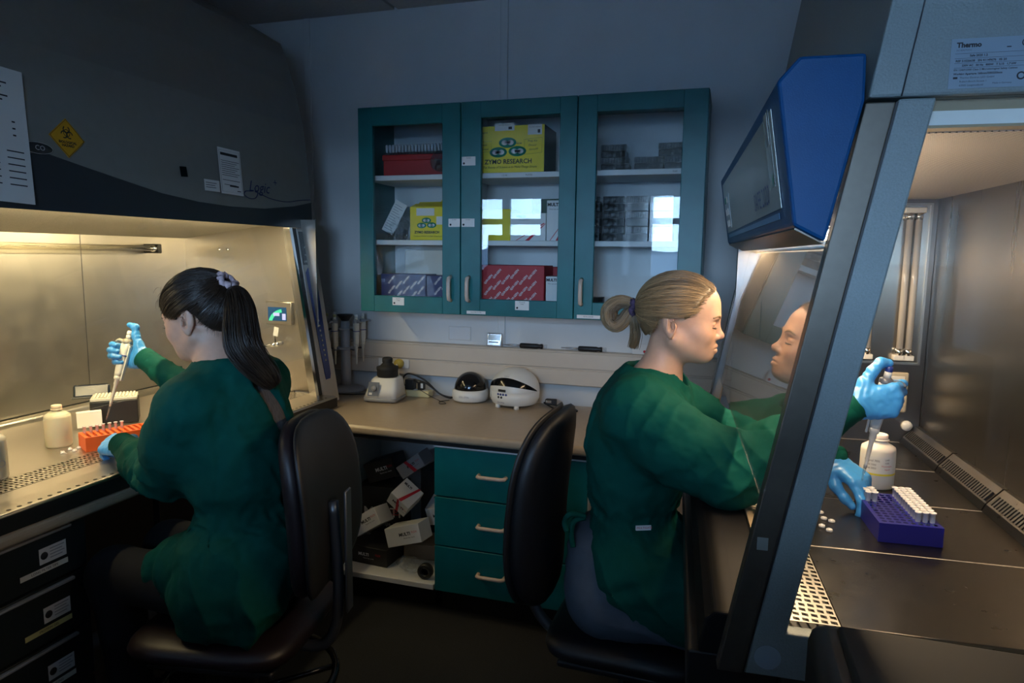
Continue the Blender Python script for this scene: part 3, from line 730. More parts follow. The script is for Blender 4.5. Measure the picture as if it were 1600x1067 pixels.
# outlet on the trunking, yellow plug, multi-way strip with adapters and cables
o = thing('socket_outlet', 'white double socket outlet on the trunking behind the vortex mixer', 'socket', (-1.515, 2.957, .889))
MB().rbox((-.082, -.008, -.022), (.082, 0, .022), .003, 2).build('plate', m_whitepl, o)
for sx in (-1, 1): MB().rbox((sx * .04 - .016, -.0095, -.014), (sx * .04 + .016, -.008, .014), .001, 1).build('socket_face', m_paper, o)
o = thing('power_plug', 'yellow power plug in the wall socket behind the vortex mixer', 'plug', (-1.480, 2.947, .891)); m_yplug = mat('yellow_rubber', (.55, .42, .08), .5)
MB().lathe([(0, 0), (.022, 0), (.024, .006), (.022, .022), (.012, .034), (0, .036)], 20, M=RX(90)).build('plug_body', m_yplug, o)
MB().tube(bez([(0, -.034, 0), (.012, -.045, -.02), (.018, -.04, -.07), (.022, -.03, -.12)], 8), .004, 8).build('cord', m_whitepl, o)
o = thing('power_strip', 'cream multi-way power strip behind the vortex mixer', 'power strip', (-1.445, 2.862, BZ))
MB().rbox((0, 0, 0), (.155, .055, .030), .004, 2).build('strip_body', mat('cream_plastic', (.62, .55, .30), .45), o)
for k in range(3): MB().lathe([(0, .030), (.016, .030), (.016, .0305), (0, .0305)], 16, (.03 + k * .046, .028, 0)).build('socket_face', m_tape, o)
o = thing('power_adapter', 'black power adapter plugged into the cream power strip', 'adapter', (-1.395, 2.890, BZ + .031)); MB().rbox((-.022, -.02, 0), (.022, .02, .048), .004, 2).build('adapter_body', m_black, o)
MB().rbox((-.0225, -.012, .012), (-.0215, .012, .036), .0004, 1).build('rating_label', m_grey, o)
o = thing('power_adapter', 'small black plug with a pale label next to the black power adapter', 'adapter', (-1.340, 2.892, BZ + .031)); MB().rbox((-.015, -.014, 0), (.015, .014, .036), .003, 2).build('adapter_body', m_black, o)
MB().rbox((.002, -.0148, .01), (.0145, -.0138, .033), .0003, 1).build('rating_label', m_whitepl, o)
def cable(label, pts, r=.003, material=m_black): 
    MB().tube(bez(pts, 10), r, 8).build('power_cable', material, label=label, cat='cable')
cable('upper black cable arching from the adapter to the small centrifuge', [(-1.418, 2.868, BZ + .05), (-1.420, 2.858, BZ + .085), (-1.385, 2.855, BZ + .112), (-1.31, 2.86, BZ + .085), (-1.24, 2.86, BZ + .03), (-1.200, 2.868, BZ + .012), (-1.180, 2.885, BZ + .006)], .0042)
cable('lower black cable arching from the small plug to the small centrifuge', [(-1.34, 2.872, BZ + .062), (-1.36, 2.852, BZ + .085), (-1.30, 2.845, BZ + .075), (-1.23, 2.848, BZ + .030), (-1.198, 2.852, BZ + .014), (-1.179, 2.87, BZ + .006)], .0035)
cable('thin looped lead on the worktop left of the small centrifuge', [(-1.33, 2.86, BZ + .035), (-1.26, 2.835, BZ + .012), (-1.21, 2.81, BZ + .003), (-1.20, 2.775, BZ + .003), (-1.185, 2.755, BZ + .003), (-1.165, 2.77, BZ + .003), (-1.185, 2.79, BZ + .005), (-1.20, 2.78, BZ + .008), (-1.19, 2.82, BZ + .004), (-1.178, 2.84, BZ + .003)], .0016)
cable('black lead lying on the worktop beside the pipette stand base', [(-1.855, 2.87, BZ + .003), (-1.83, 2.81, BZ + .003), (-1.75, 2.785, BZ + .003), (-1.66, 2.80, BZ + .003), (-1.60, 2.83, BZ + .003), (-1.545, 2.80, BZ + .003)], .0026)
cable('black cable with loop on the worktop right of the large centrifuge', [(-.735, 2.87, BZ + .02), (-.70, 2.85, BZ + .008), (-.66, 2.82, BZ + .004), (-.61, 2.80, BZ + .004), (-.575, 2.82, BZ + .004), (-.60, 2.86, BZ + .004), (-.68, 2.90, BZ + .004), (-.74, 2.905, BZ + .010)], .0038)
o = thing('power_plug', 'black inline plug with a silver collar at the back of the large centrifuge', 'plug', (-.728, 2.87, BZ + .012)); MB().rbox((0, -.014, 0), (.05, .014, .026), .004, 2).build('plug_body', m_black, o); MB().rbox((.004, -.0145, .010), (.03, -.0135, .022), .0004, 1).build('rating_label', m_chrome, o)
# small centrifuge
o = thing('mini_centrifuge', 'small white centrifuge with a smoky black dome lid', 'centrifuge', (-1.090, 2.885, BZ))
MB().lathe([(0, .004), (.076, .004), (.082, .010), (.085, .030), (.082, .050), (.076, .056), (0, .056)], 36).build('base', m_whitepl, o)
for a in range(4): MB().lathe([(0, 0), (.008, 0), (.008, .005), (0, .005)], 10, (.055 * math.cos(a * 1.57 + .8), .055 * math.sin(a * 1.57 + .8), 0)).build('foot', m_rubber, o)
MB().lathe([(.074, .054)] + [(.074 * math.cos(t), .056 + .078 * math.sin(t)) for t in np.linspace(.1, 1.5, 10)] + [(0, .134)], 36).build('dome_lid', m_blackgloss, o)
F = frame((0, -.0852, .030), (1, 0, 0), (0, 0, 1)); text(o, 'SOL-SPIN', .012, F, m_grey)
# larger centrifuge
o = thing('centrifuge', 'larger white domed centrifuge with keypad beside the small one', 'centrifuge', (-.868, 2.862, BZ), (0, 0, math.radians(-10))); o.scale = (.92, .92, .96)
secs = []
for z, r in ((.012, .100), (.018, .112), (.040, .120), (.075, .122)): secs.append([(r * math.cos(a), r * .95 * math.sin(a), z) for a in np.linspace(0, 2 * math.pi, 40, endpoint=False)])
loft(secs, smooth=True).build('housing', m_whitepl, o)
mb = MB(); vs_ = []; fs_ = []   # lid: dome cut by a curved visor
n1, n2 = 40, 12
for j in range(n2 + 1):
    t = j / n2 * math.pi / 2
    for i in range(n1):
        a = 2 * math.pi * i / n1; vs_.append((.122 * math.cos(a) * math.cos(t), .116 * math.sin(a) * math.cos(t), .076 + .104 * math.sin(t)))
for j in range(n2):
    for i in range(n1): fs_.append((j * n1 + i, j * n1 + (i + 1) % n1, (j + 1) * n1 + (i + 1) % n1, (j + 1) * n1 + i))
mb.add(vs_, fs_, True).build('lid', m_whitepl, o)
vis = MB(); vs_ = []; fs_ = []; NV = 24
for i in range(NV + 1):
    a = math.radians(-175 + 170 * i / NV); k = math.sin(math.pi * i / NV)
    for j in range(6):
        t0 = .02 + .28 * k; t1 = .06 + .62 * k; t = t0 + (t1 - t0) * j / 5
        vs_.append((.1235 * math.cos(a) * math.cos(t), .1175 * math.sin(a) * math.cos(t), .076 + .1055 * math.sin(t)))
for i in range(NV):
    for j in range(5): fs_.append((i * 6 + j, (i + 1) * 6 + j, (i + 1) * 6 + j + 1, i * 6 + j + 1))
vis.add(vs_, fs_, True).build('visor', m_blackgloss, o)
for sx in (-.05, .05): MB().lathe([(0, 0), (.013, 0), (.012, .016), (0, .016)], 14, (sx, -.082, 0)).build('foot', m_whitepl, o)
for sx in (-.05, .05): MB().lathe([(0, 0), (.013, 0), (.012, .016), (0, .016)], 14, (sx, .07, 0)).build('foot', m_whitepl, o)
def cf(a, z): 
    aa = math.radians(a); return frame((.1225 * math.cos(aa), .1170 * math.sin(aa), z), (-math.sin(aa), math.cos(aa), 0), (0, 0, 1))
F = cf(-96, .062); card(o, 'display', .040, .011, cf(-95, .086) @ T(0, 0, -.002), m_black, .003)
for k in range(4): MB().lathe([(0, 0), (.0055, 0), (.005, .002), (0, .002)], 14, M=cf(-106 + k * 7, .068) @ T(0, 0, -.002)).build('key', m_blueink, o)
for k in range(2): MB().lathe([(0, 0), (.0055, 0), (.005, .002), (0, .002)], 14, M=cf(-105 + k * 8, .054) @ T(0, 0, -.002)).build('key', m_black, o)
card(o, 'status_label', .020, .036, cf(-140, .060) @ T(0, 0, -.001), m_paper, .002)
text(o, 'Spectrafuge', .0085, cf(-97, .032) @ T(0, 0, .001), m_blueink); text(o, 'Labnet', .010, frame((0, -.088, .149), (1, 0, 0), (0, .75, .66)), m_grey)

# ---- on the trunking ledge and on the wall
RZ_ = .9925
o = thing('wall_plate', 'blank white wall plate above the trunking under the left cabinet door', 'wall plate', (-1.195, 3.019, 1.043)); MB().rbox((-.057, -.006, -.033), (.057, 0, .033), .003, 2).build('plate', m_wall, o); MB().rbox((-.052, -.0068, -.028), (.052, -.006, .028), .002, 1).build('blank', m_white, o)
o = thing('digital_timer', 'small silver square timer standing on the trunking ledge', 'timer', (-1.010, 2.985, RZ_), (math.radians(-6), 0, 0)); MB().rbox((-.038, -.006, 0), (.038, .008, .064), .010, 3).build('case', mat('silver_plastic', (.72, .74, .76), .18, .6), o)
MB().rbox((-.030, -.0072, .030), (.030, -.006, .055), .002, 1).build('display', mat('lcd_grey', (.45, .52, .52), .1), o); MB().rbox((-.025, -.0072, .018), (.020, -.006, .0235), .001, 1).build('print_strip', m_ink, o)
def driver(x, label, L_=.20):
    o = thing('fixed_pipettor', label, 'tool', matrix=T(x, 2.982, RZ_ + .0125) @ RY(90))
    MB().lathe([(0, .0), (.0022, .0), (.0022, .02), (.0045, .022), (.005, .082), (0, .082)], 14).build('shaft', mat('silver_shaft', (.5, .53, .58), .3, .8), o)
    MB().lathe([(0, .08), (.010, .08), (.0118, .086), (.0118, .160), (.009, .172), (.0115, .180), (.0115, .186), (0, .186)], 20).build('grip', m_black, o)
    MB().rbox((.0112, -.007, .120), (.0122, .007, .134), .0005, 1).build('grip_label', m_paper, o)
    MB().lathe([(0, .186), (.009, .186), (.009, .206), (0, .207)], 16).build('end_cap', m_clearpl, o)
driver(-.962, 'black-handled slim tool lying on the ledge beside the silver timer')
driver(-.688, 'black-handled slim tool lying on the ledge nearer the blonde woman')
o = thing('reminder_card', 'small white card with a red dot on the ledge behind the blonde woman', 'card', (-.335, 2.992, RZ_)); MB().rbox((-.034, -.001, 0), (.034, .001, .045), .0005, 1).build('card_sheet', m_paper, o)
MB().lathe([(0, 0), (.006, 0), (.006, .0005), (0, .0005)], 14, M=T(.020, -.0012, .012) @ RX(90)).build('printed_dot', m_redink, o)
# ================================================================== left safety cabinet
m_hood = mat('grey_enamel', (.22, .22, .205), .38, noise=.03, nscale=30)
m_band = mat('dark_band_enamel', (.035, .042, .05), .35)
m_post = mat('light_grey_enamel', (.52, .50, .47), .4)
m_bluepanel = mat('blue_membrane', (.012, .035, .22), .3)
m_logo = mat('blue_lettering', (.004, .014, .10), .5)
SC = thing('safety_cabinet', 'grey-hooded lit biological safety cabinet standing on the left worktop', 'safety cabinet', (0, 0, .751))
def SM(): return MB()
OFF = T(0, 0, -.751)
Y0, Y1 = .80, 2.68
def put(mbx, name, m, parent=None, **kw):
    """world coordinates into the cabinet's frame"""
    mbx.v = [(x, y, z - .751) for x, y, z in mbx.v]
    return mbx.build(name, m, parent or SC, **kw)
prof = [(-1.773, 1.525), (-1.778, 1.659), (-1.790, 1.80), (-1.807, 1.966), (-1.848, 2.143), (-1.885, 2.261), (-1.911, 2.328), (-2.08, 2.426), (-2.24, 2.51), (-2.55, 2.51), (-2.55, 1.60), (-1.89, 1.60), (-1.86, 1.552), (-1.795, 1.548), (-1.793, 1.525)]
put(MB().prism(prof, 1, Y0, Y1), 'hood', m_hood)
def hx(z):
    for (xa, za), (xb, zb) in zip(prof[:8], prof[1:8]):
        if za <= z <= zb: return xa + (xb - xa) * (z - za) / (zb - za)
    return prof[0][0]
def hf(y, z, up=0.0, out=.0015):
    """frame on the hood front at (y, z); reading direction is +Y as seen from the room"""
    a, b = Vector((hx(z - .02), 0, z - .02)), Vector((hx(z + .02), 0, z + .02)); t = (b - a).normalized()
    n = Vector((0, 1, 0)).cross(t); o_ = Vector((hx(z), y, z)) + n * out
    m = frame(o_, (0, 1, 0), t) ; return Matrix.Translation((0, 0, -.751)) @ m
band = [(Y0, 1.56), (1.05, 1.60), (1.30, 1.655), (1.377, 1.670), (1.426, 1.681), (1.577, 1.652), (1.704, 1.629), (1.828, 1.607), (1.99, 1.592), (2.152, 1.587), (2.35, 1.592), (2.549, 1.615), (Y1, 1.640)]
mb = MB(); vs_ = []; fs_ = []
for y, z in band:
    for k in range(5):
        zz = 1.524 + (z - 1.524) * k / 4; vs_.append((hx(zz) + .0012, y, zz))
for i in range(len(band) - 1):
    for k in range(4): fs_.append((i * 5 + k, (i + 1) * 5 + k, (i + 1) * 5 + k + 1, i * 5 + k + 1))
put(mb.add(vs_, fs_, True), 'curved_band', m_band)
# lettering and marks on the hood
text(SC, 'Logic', .060, hf(2.325, 1.672) , m_logo, shear=.35, name='script_lettering')
text(SC, '+', .045, hf(2.432, 1.700), m_logo)
sw = MB(); M0 = hf(2.30, 1.64, out=.002)
pts = [(-.02, .014), (-.055, .012), (-.066, -.002), (-.040, -.014), (-.005, -.012), (.012, .004), (.012, .018), (.0, .014), (.03, .008), (.10, -.006), (.20, -.010), (.30, .004), (.375, .012)]
sw.tube([M0 @ Vector((x, y, 0)) for x, y in [(p.x, p.y) for p in bez([(a, b, 0) for a, b in pts], 5)]], .0016, 5).build('swoosh', m_logo, SC)
# biohazard diamond
DM = hf(1.504, 1.730, out=.002) @ RZ(45 - 2)
di = card(SC, 'hazard_sticker', .078, .078, DM, mat('orange_sticker', (.60, .30, .01), .5), .0008)
def ring2(mbx, M, r0, r1, a0, a1, cx_=0, cy_=0, n=18):
    v = []; f = []
    for i in range(n + 1):
        a = math.radians(a0 + (a1 - a0) * i / n); t = i / n
        rr0 = r0; rr1 = r1
        v += [(cx_ + rr0 * math.cos(a), cy_ + rr0 * math.sin(a), 0), (cx_ + rr1 * math.cos(a), cy_ + rr1 * math.sin(a), 0)]
    for i in range(n): f.append((2 * i, 2 * i + 1, 2 * i + 3, 2 * i + 2))
    mbx.add(v, f, False, M)
DT = hf(1.504, 1.730, out=.003); bmk = MB(); cM = DT @ T(0, .014, 0)
for k in range(3):
    a = 90 + 120 * k; cx_, cy_ = .0095 * math.cos(math.radians(a)), .0095 * math.sin(math.radians(a))
    ring2(bmk, cM, .0075, .0108, a + 35, a + 325, cx_, cy_)
ring2(bmk, cM, .0085, .0105, 0, 360)
for l, z in (('BIOLOGICAL', -.012), ('HAZARD', -.021)):
    v, f = text_mesh(l, .0095, bold=.0004); bmk.add(v, f, False, DT @ T(0, z, 0))
bmk.build('hazard_mark', m_ink, di); 
bd = MB(); q = .0365
bd.tube([DM @ Vector((sx * q, sy * q, .0012)) for sx, sy in ((1, 1), (-1, 1), (-1, -1), (1, -1))], .0007, 4, closed=True); bd.build('border', m_ink, di)
card(SC, 'sensor_window', .030, .034, hf(1.931, 1.688, out=.002) @ RZ(4), m_blackgloss, .0015)
ob = MB().lathe([(0, 0), (.045, 0), (.045, .001), (0, .001)], 28, M=hf(1.412, 1.690, out=.002), sy=.36).build('oval_badge', m_band, SC)
rb = MB(); rb.tube([hf(1.412, 1.690, out=.0032) @ Vector((.043 * math.cos(a), .0152 * math.sin(a), 0)) for a in np.linspace(0, 6.2832, 40, endpoint=False)], .0007, 4, closed=True); rb.build('badge_rim', m_post, ob)
text(ob, 'CO', .019, hf(1.418, 1.690, out=.0034), m_post)
# papers taped to the hood
def sheet(label, y, z, w, h, rz, lines, name='paper_sheet', m=m_paper, t=.0008, frame_line=True):
    M = Matrix.Translation((0, 0, .751)) @ hf(y, z, out=.004) @ RZ(rz); o = thing(name, label, 'paper', matrix=M)
    MB().box((-w / 2, -h / 2, 0), (w / 2, h / 2, t)).build('sheet', m, o); mbx = MB()
    for (x0, x1, zz, tt) in lines: mbx.box((x0 * w, zz * h, t), (x1 * w, zz * h + tt, t + .0003))
    mbx.build('print_lines', m_ink, o)
    if frame_line:
        f = MB(); q = .45; f.tube([Vector((sx * w * q, sy * h * q, t + .0003)) for sx, sy in ((1, 1), (-1, 1), (-1, -1), (1, -1))], .0005, 4, closed=True); f.build('ruled_border', m_ink, o)
    return o
ln = [(-.40, .36, .34, .010)] + [(-.40, .40 - .1 * (k % 3), .22 - k * .045, .0018) for k in range(8)] + [(-.40, .38, -.20, .002), (-.34, .2, -.30, .002), (-.1, .3, -.33, .006), (.22, .4, -.42, .003)]
sheet('printed sheet in a clear sleeve taped to the grey hood beside the script lettering', 2.166, 1.714, .120, .168, -1, ln)
sheet('small pale label stuck to the grey hood left of the printed sheet', 2.060, 1.654, .076, .040, 0, [(-.42, .3, .2, .002), (-.42, .2, 0, .002), (-.42, .25, -.2, .002)], frame_line=False)
ln = [(-.4 + .1 * (k % 2), .28 - .07 * (k % 3), .38 - k * .032, .004) for k in range(6)] + [(.30, .34, .1 - k * .05, .004) for k in range(3)] + [(.2, .42, -.12 - k * .05, .003) for k in range(6)] + [(-.4, .1, -.12 - k * .05, .003) for k in range(6)]
sheet('long white paper hanging at the left edge of the grey hood', 1.285, 1.712, .205, .345, -2, ln, frame_line=False)
# end panels, front posts, sash guide
px = lambda z: -1.65 - (z - .75) * .155
for (ya, yb) in ((2.600, Y1), (Y0, .88)):
    put(MB().prism([(px(.751) - .04, .751), (-2.55, .751), (-2.55, 1.5995), (px(1.52) - .04, 1.5235)], 1, ya, yb), 'end_panel', m_post)
put(MB().prism([(px(.751), .751), (px(.751) - .039, .751), (px(1.523) - .039, 1.523), (px(1.523), 1.523)], 1, 2.556, Y1), 'front_post', m_post, bevel=.006)
put(MB().prism([(px(.751), .751), (px(.751) - .039, .751), (px(1.523) - .039, 1.523), (px(1.523), 1.523)], 1, Y0, .92), 'front_post', m_post, bevel=.006)
put(MB().prism([(px(.80) - .004, .80), (px(.80) - .035, .80), (px(1.523) - .035, 1.523), (px(1.523) - .004, 1.523)], 1, 2.528, 2.5558), 'sash_guide', m_black)
put(MB().prism([(px(.80) - .002, .80), (px(.80) - .036, .80), (px(1.523) - .036, 1.523), (px(1.523) - .002, 1.523)], 1, 2.508, 2.5278), 'guide_edge', m_chrome)
put(MB().prism([(px(.97) - .018, .97), (px(.97) - .024, .97), (px(1.53) - .024, 1.53), (px(1.53) - .018, 1.53)], 1, .925, 2.526), 'sash_glass', m_glass)
def pf(y, z, out=.0015): return T(0, 0, -.751) @ frame((px(z) + out, y, z), (0, 1, 0), (-.155, 0, 1))
card(SC, 'badge_panel', .085, .145, pf(2.604, 1.437), m_band, .001)
text(SC, 'A2', .034, pf(2.604, 1.448, .003), m_whiteink, shear=.3); text(SC, 'Class II Type', .009, pf(2.604, 1.408, .003), m_whiteink); text(SC, 'LABCONCO', .013, pf(2.604, 1.380, .003), m_whiteink)
# blue membrane strip with buttons
pts = [(-.036, .20), (-.036, .228), (-.015, .25), (.030, .26), (.037, .24), (.030, -.23), (.022, -.25), (-.012, -.25), (-.016, -.22)]
MB().prism(pts, 2, 0, .0015, pf(2.606, 1.107)).build('control_strip', m_bluepanel, SC)
for k in range(9):
    z = 1.121 - k * .022; MB().lathe([(0, 0), (.006, 0), (.005, .002), (0, .0022)], 14, M=pf(2.605 + .001 * k, z, .003)).build('button', m_chrome, SC)
# chamber
put(MB().box((-2.412, .88, .79), (-2.40, 2.60, 1.55)), 'back_wall', m_steel)
put(MB().box((-2.40, 2.592, .80), (-1.70, 2.5999, 1.56)), 'side_wall', m_steel)
put(MB().box((-2.40, .8801, .80), (-1.70, .888, 1.56)), 'side_wall', m_steel)
put(MB().prism([(-2.40, 1.478), (-1.862, 1.548), (-1.862, 1.553), (-2.40, 1.49)], 1, .888, 2.592), 'diffuser_ceiling', mat('perforated_white', (.40, .38, .34), .5, noise=.25, nscale=260))
put(MB().box((-2.40, .888, .752), (-1.83, 2.592, .80)), 'work_tray', m_steel)
put(MB().box((-1.83, .888, .752), (-1.735, 2.592, .770)), 'grille_trough', m_black)
put(MB().rbox((-1.735, .80, .752), (-1.588, 2.555, .800), .006, 2), 'front_sill', m_steel)
put(MB().box((-1.588, .80, .752), (-1.5865, 2.555, .792)), 'front_fascia', m_black)
def perforated(x0, x1, y0_, y1_, z, nx, ny, hole=.62, stag=True, t=.0015):
    mbx = MB(); dx, dy = (x1 - x0) / nx, (y1_ - y0_) / ny
    for i in range(nx):
        for j in range(ny):
            cx_, cy_ = x0 + (i + .5) * dx, y0_ + (j + .5) * dy; hx_, hy_ = dx / 2, dy / 2; a = hole
            o4 = [(cx_ - hx_, cy_ - hy_, z), (cx_ + hx_, cy_ - hy_, z), (cx_ + hx_, cy_ + hy_, z), (cx_ - hx_, cy_ + hy_, z)]
            sk = (j % 2 - .5) * hx_ * .25 if stag else 0
            i4 = [(cx_ - hx_ * a + sk, cy_ - hy_ * a * .6, z), (cx_ + hx_ * a + sk, cy_ - hy_ * a, z), (cx_ + hx_ * a + sk, cy_ + hy_ * a * .6, z), (cx_ - hx_ * a + sk, cy_ + hy_ * a, z)]
            mbx.add(o4 + i4, [(0, 1, 5, 4), (1, 2, 6, 5), (2, 3, 7, 6), (3, 0, 4, 7)])
    return mbx
put(perforated(-1.83, -1.735, .888, 2.555, .7995, 5, 120), 'front_grille', m_steel, kind='stuff')
for k in range(62):
    y = .95 + k * .0262
    if y < 2.5: put(MB().lathe([(0, 0), (.0055, 0), (.0055, .0004), (0, .0004)], 10, (-1.606, y, .8)), 'sill_hole', m_black)
put(MB().box((-2.40, .888, .803), (-2.393, 2.592, .822)), 'rear_slot_strip', m_black)
for k in range(21): put(MB().box((-2.3935, .90 + k * .081, .806), (-2.3915, .905 + k * .081, .819)), 'slot_bar', m_steel)
put(MB().tube([(-2.372, .888, .803), (-2.372, 2.592, .803)], .020, 14), 'rear_roll', m_steel)
for y in (1.55, 2.05): put(MB().box((-2.3995, y, .83), (-2.3985, y + .002, 1.478)), 'panel_seam', m_alu)
# lamp tube under the hood lip with its light
m_lampL = mat('lamp_tube_left', (1, .9, .7), .5, emit=(1, .80, .48), estr=12)
put(MB().tube([(-1.828, .93, 1.537), (-1.828, 2.50, 1.537)], .010, 10), 'lamp_tube', m_lampL)
ld = bpy.data.lights.new('cabinet_lamp', 'AREA'); ld.shape = 'RECTANGLE'; ld.size = .03; ld.size_y = 1.5; ld.energy = LEFT_LAMP; ld.color = (1, .78, .42)
lo = bpy.data.objects.new('cabinet_lamp', ld); COL.objects.link(lo); lo.location = (-1.845, 1.72, 1.522); lo.rotation_euler = (0, math.radians(18), 0)
# UV tube on the back wall
uv = put(MB().tube([(-2.335, .95, 1.432), (-2.335, 2.33, 1.4285)], .013, 14), 'uv_tube', glass_mat('uv_glass', (.95, .93, .85), 1.5, .02, 1.5))
put(MB().tube([(-2.335, 2.33, 1.4285), (-2.335, 2.355, 1.4285)], .0145, 14), 'tube_cap', m_chrome, uv).location = (0, 0, .0)
for v in (uv,): pass
put(MB().rbox((-2.40, 2.352, 1.408), (-2.318, 2.372, 1.448), .004, 2), 'tube_holder', m_black)
put(MB().rbox((-2.40, 2.372, 1.418), (-2.36, 2.392, 1.440), .002, 1), 'holder_tab', m_whitepl)
# display, valve and bolts on the far side wall
scr = put(MB().rbox((-1.955, 2.572, 1.098), (-1.820, 2.592, 1.200), .003, 1), 'display_housing', m_steel)
put(MB().box((-1.940, 2.570, 1.115), (-1.845, 2.5722, 1.176)), 'screen', mat('screen_dark', (.01, .03, .06), .2, emit=(.012, .06, .14), estr=1.0), scr)
sg = MB(); v = []; f = []
for i in range(17):
    a = math.radians(185 - 85 * i / 16); c = (-1.855, 1.100)
    for r in (.066, .084): v.append((c[0] + r * math.cos(a) * 1.0 - 0, 2.5696, c[1] + r * math.sin(a) * .82))
v = [(min(max(x, -1.9395), -1.8455), y, min(max(z, 1.1155), 1.1755)) for x, y, z in v]
for i in range(16): f.append((2 * i, 2 * i + 1, 2 * i + 3, 2 * i + 2))
put(sg.add(v, f), 'screen_arc', mat('screen_cyan', (.02, .3, .25), .3, emit=(.10, .75, .35), estr=.8), scr)
put(MB().box((-1.912, 2.5694, 1.137), (-1.880, 2.5698, 1.151)).box((-1.866, 2.5694, 1.120), (-1.848, 2.5698, 1.148)), 'screen_digits', mat('screen_pale', (.3, .3, .5), .3, emit=(.45, .5, .95), estr=.8), scr)
vp = put(MB().tube([(-1.889, 2.592, 1.014), (-1.889, 2.548, 1.014)], .011, 14), 'gas_valve', m_chrome)
put(MB().tube([(-1.889, 2.552, 1.012), (-1.915, 2.550, 1.006), (-1.948, 2.548, 1.002)], [.009, .008, .005], 12), 'valve_nozzle', m_chrome, vp)
put(MB().ellipsoid((-1.877, 2.545, 1.014), (.012, .012, .012), 14, 8), 'valve_handle', m_chrome, vp)
put(MB().tube([(-1.889, 2.548, 1.014), (-1.889, 2.545, 1.050)], .003, 8), 'tag_stem', m_black, vp)
put(MB().box((-.012, -.001, 0), (.012, .001, .040), T(-1.886, 2.544, 1.050) @ RY(12)), 'valve_tag', m_paper, vp)
for x in (-2.206, -2.160): put(MB().lathe([(0, 0), (.007, 0), (.006, .006), (0, .006)], 10, M=T(x, 2.592, 1.428) @ RX(90)), 'bolt', m_chrome)

# ---- things in the left cabinet
TZ = .8002
m_bottle = mat('translucent_poly', (.62, .58, .44), .45, sss=.3)
def bottle(label, loc, r, h, material, lab=None, neck=.5):
    o = thing('bottle', label, 'bottle', loc)
    b = MB().lathe([(0, .0), (r * .92, .0), (r, .006), (r, h * .70), (r * .96, h * .76), (r * .66, h * .82), (r * neck, h * .845), (r * neck, h * .87), (0, h * .87)], 32).build('bottle_body', material, o)
    MB().lathe([(r * neck * .98, h * .868), (r * neck * 1.0, h * .99), (r * neck * .86, h), (r * neck * .84, h * .87)], 24).build('open_neck', material, o)
    MB().lathe([(r * neck, h * .885), (r * neck * 1.14, h * .89), (r * neck * 1.14, h * .905), (r * neck, h * .91)], 24).build('neck_ring', material, o)
    return o, b
o, b = bottle('open squat translucent bottle on the left cabinet tray', (-1.995, 1.582, TZ), .0375, .132, m_bottle, neck=.40)
o, b = bottle('clear bottle cut off by the left picture edge on the tray', (-1.865, 1.283, TZ), .036, .15, mat('clear_poly', (.42, .40, .34), .25, sss=.2))
text(b, 'O', .028, frame((-.0, 0, 0), (0, 1, 0), (0, 0, 1)) @ T(0, .045, .037), m_grey)
m_orange = mat('orange_plastic', (.85, .13, .02), .4, sss=.1)
def tube_rack(label, M, w, d, h, material, nx, ny, hole_m, filled, tube_m, tube_r=.0052, lift=.008, grp='microtubes', tlabel='', th=.040):
    """holes are real recesses in a lattice top"""
    o = thing('tube_rack', label, 'tube rack', matrix=M)
    mb = MB(); t = .003
    mb.box((0, 0, 0), (w, t, h - .002)); mb.box((0, d - t, 0), (w, d, h - .002)); mb.box((0, t, 0), (t, d - t, h - .002)); mb.box((w - t, t, 0), (w, d - t, h - .002))
    mb.build('rack_wall', material, o)
    MB().box((t, t, .002), (w - t, d - t, h * .45)).build('rack_core', hole_m, o)
    top = MB(); mx_, my_ = .006, .006; dx, dy = (w - 2 * mx_) / nx, (d - 2 * my_) / ny; z = h
    top.box((0, 0, h - .002), (w, my_, h)).box((0, d - my_, h - .002), (w, d, h)).box((0, my_, h - .002), (mx_, d - my_, h)).box((w - mx_, my_, h - .002), (w, d - my_, h))
    for i in range(nx):
        for j in range(ny):
            cx_, cy_ = mx_ + (i + .5) * dx, my_ + (j + .5) * dy; rr = min(dx, dy) * .40; v = []; f = []
            for k in range(8):
                a = math.radians(22.5 + 45 * k); ca, sa = math.cos(a), math.sin(a); s_ = 1 / max(abs(ca), abs(sa)); v.append((cx_ + ca * s_ * dx / 2, cy_ + sa * s_ * dy / 2, z))
            for k in range(8):
                a = math.radians(22.5 + 45 * k); v.append((cx_ + rr * math.cos(a), cy_ + rr * math.sin(a), z))
            for k in range(8): f.append((k, (k + 1) % 8, 8 + (k + 1) % 8, 8 + k))
            for k in (0, 2, 4, 6):
                a, b_ = v[k], v[(k + 1) % 8]
            top.add(v, f)
            cs = [(cx_ + sx * dx / 2, cy_ + sy * dy / 2, z) for sx, sy in ((1, 1), (-1, 1), (-1, -1), (1, -1))]
            for q, (ka, kb) in zip(cs, ((0, 1), (2, 3), (4, 5), (6, 7))): top.add([q, v[ka], v[kb]], [(0, 1, 2)])
    top.build('perforated_top', material, o)
    first = None; R3 = M.to_3x3()
    for (i, j) in filled:
        p = M @ Vector((mx_ + (i + .5) * dx, my_ + (j + .5) * dy, h * .45 + .0008))
        if first is None:
            tt = thing('microtube', tlabel(i, j), 'microtube', matrix=Matrix.Translation(p), group=grp)
            MB().lathe([(0, 0), (.0022, 0), (tube_r * .55, .004), (tube_r * .80, .016), (tube_r * .86, th), (tube_r * 1.12, th), (tube_r * 1.12, th + .0025), (tube_r * .78, th + .0025), (tube_r * .70, .017), (.001, .004)], 12).build('tube_body', tube_m, tt)
            MB().lathe([(0, .0035), (tube_r * .5, .0045), (tube_r * .68, .016), (0, .016)], 10).build('liquid', mat('tube_liquid', (.45, .42, .42), .2), tt); first = tt
        else:
            tt = copy_tree(first); tt.matrix_world = Matrix.Translation(p)
        tt['label'] = tlabel(i, j)
    return o
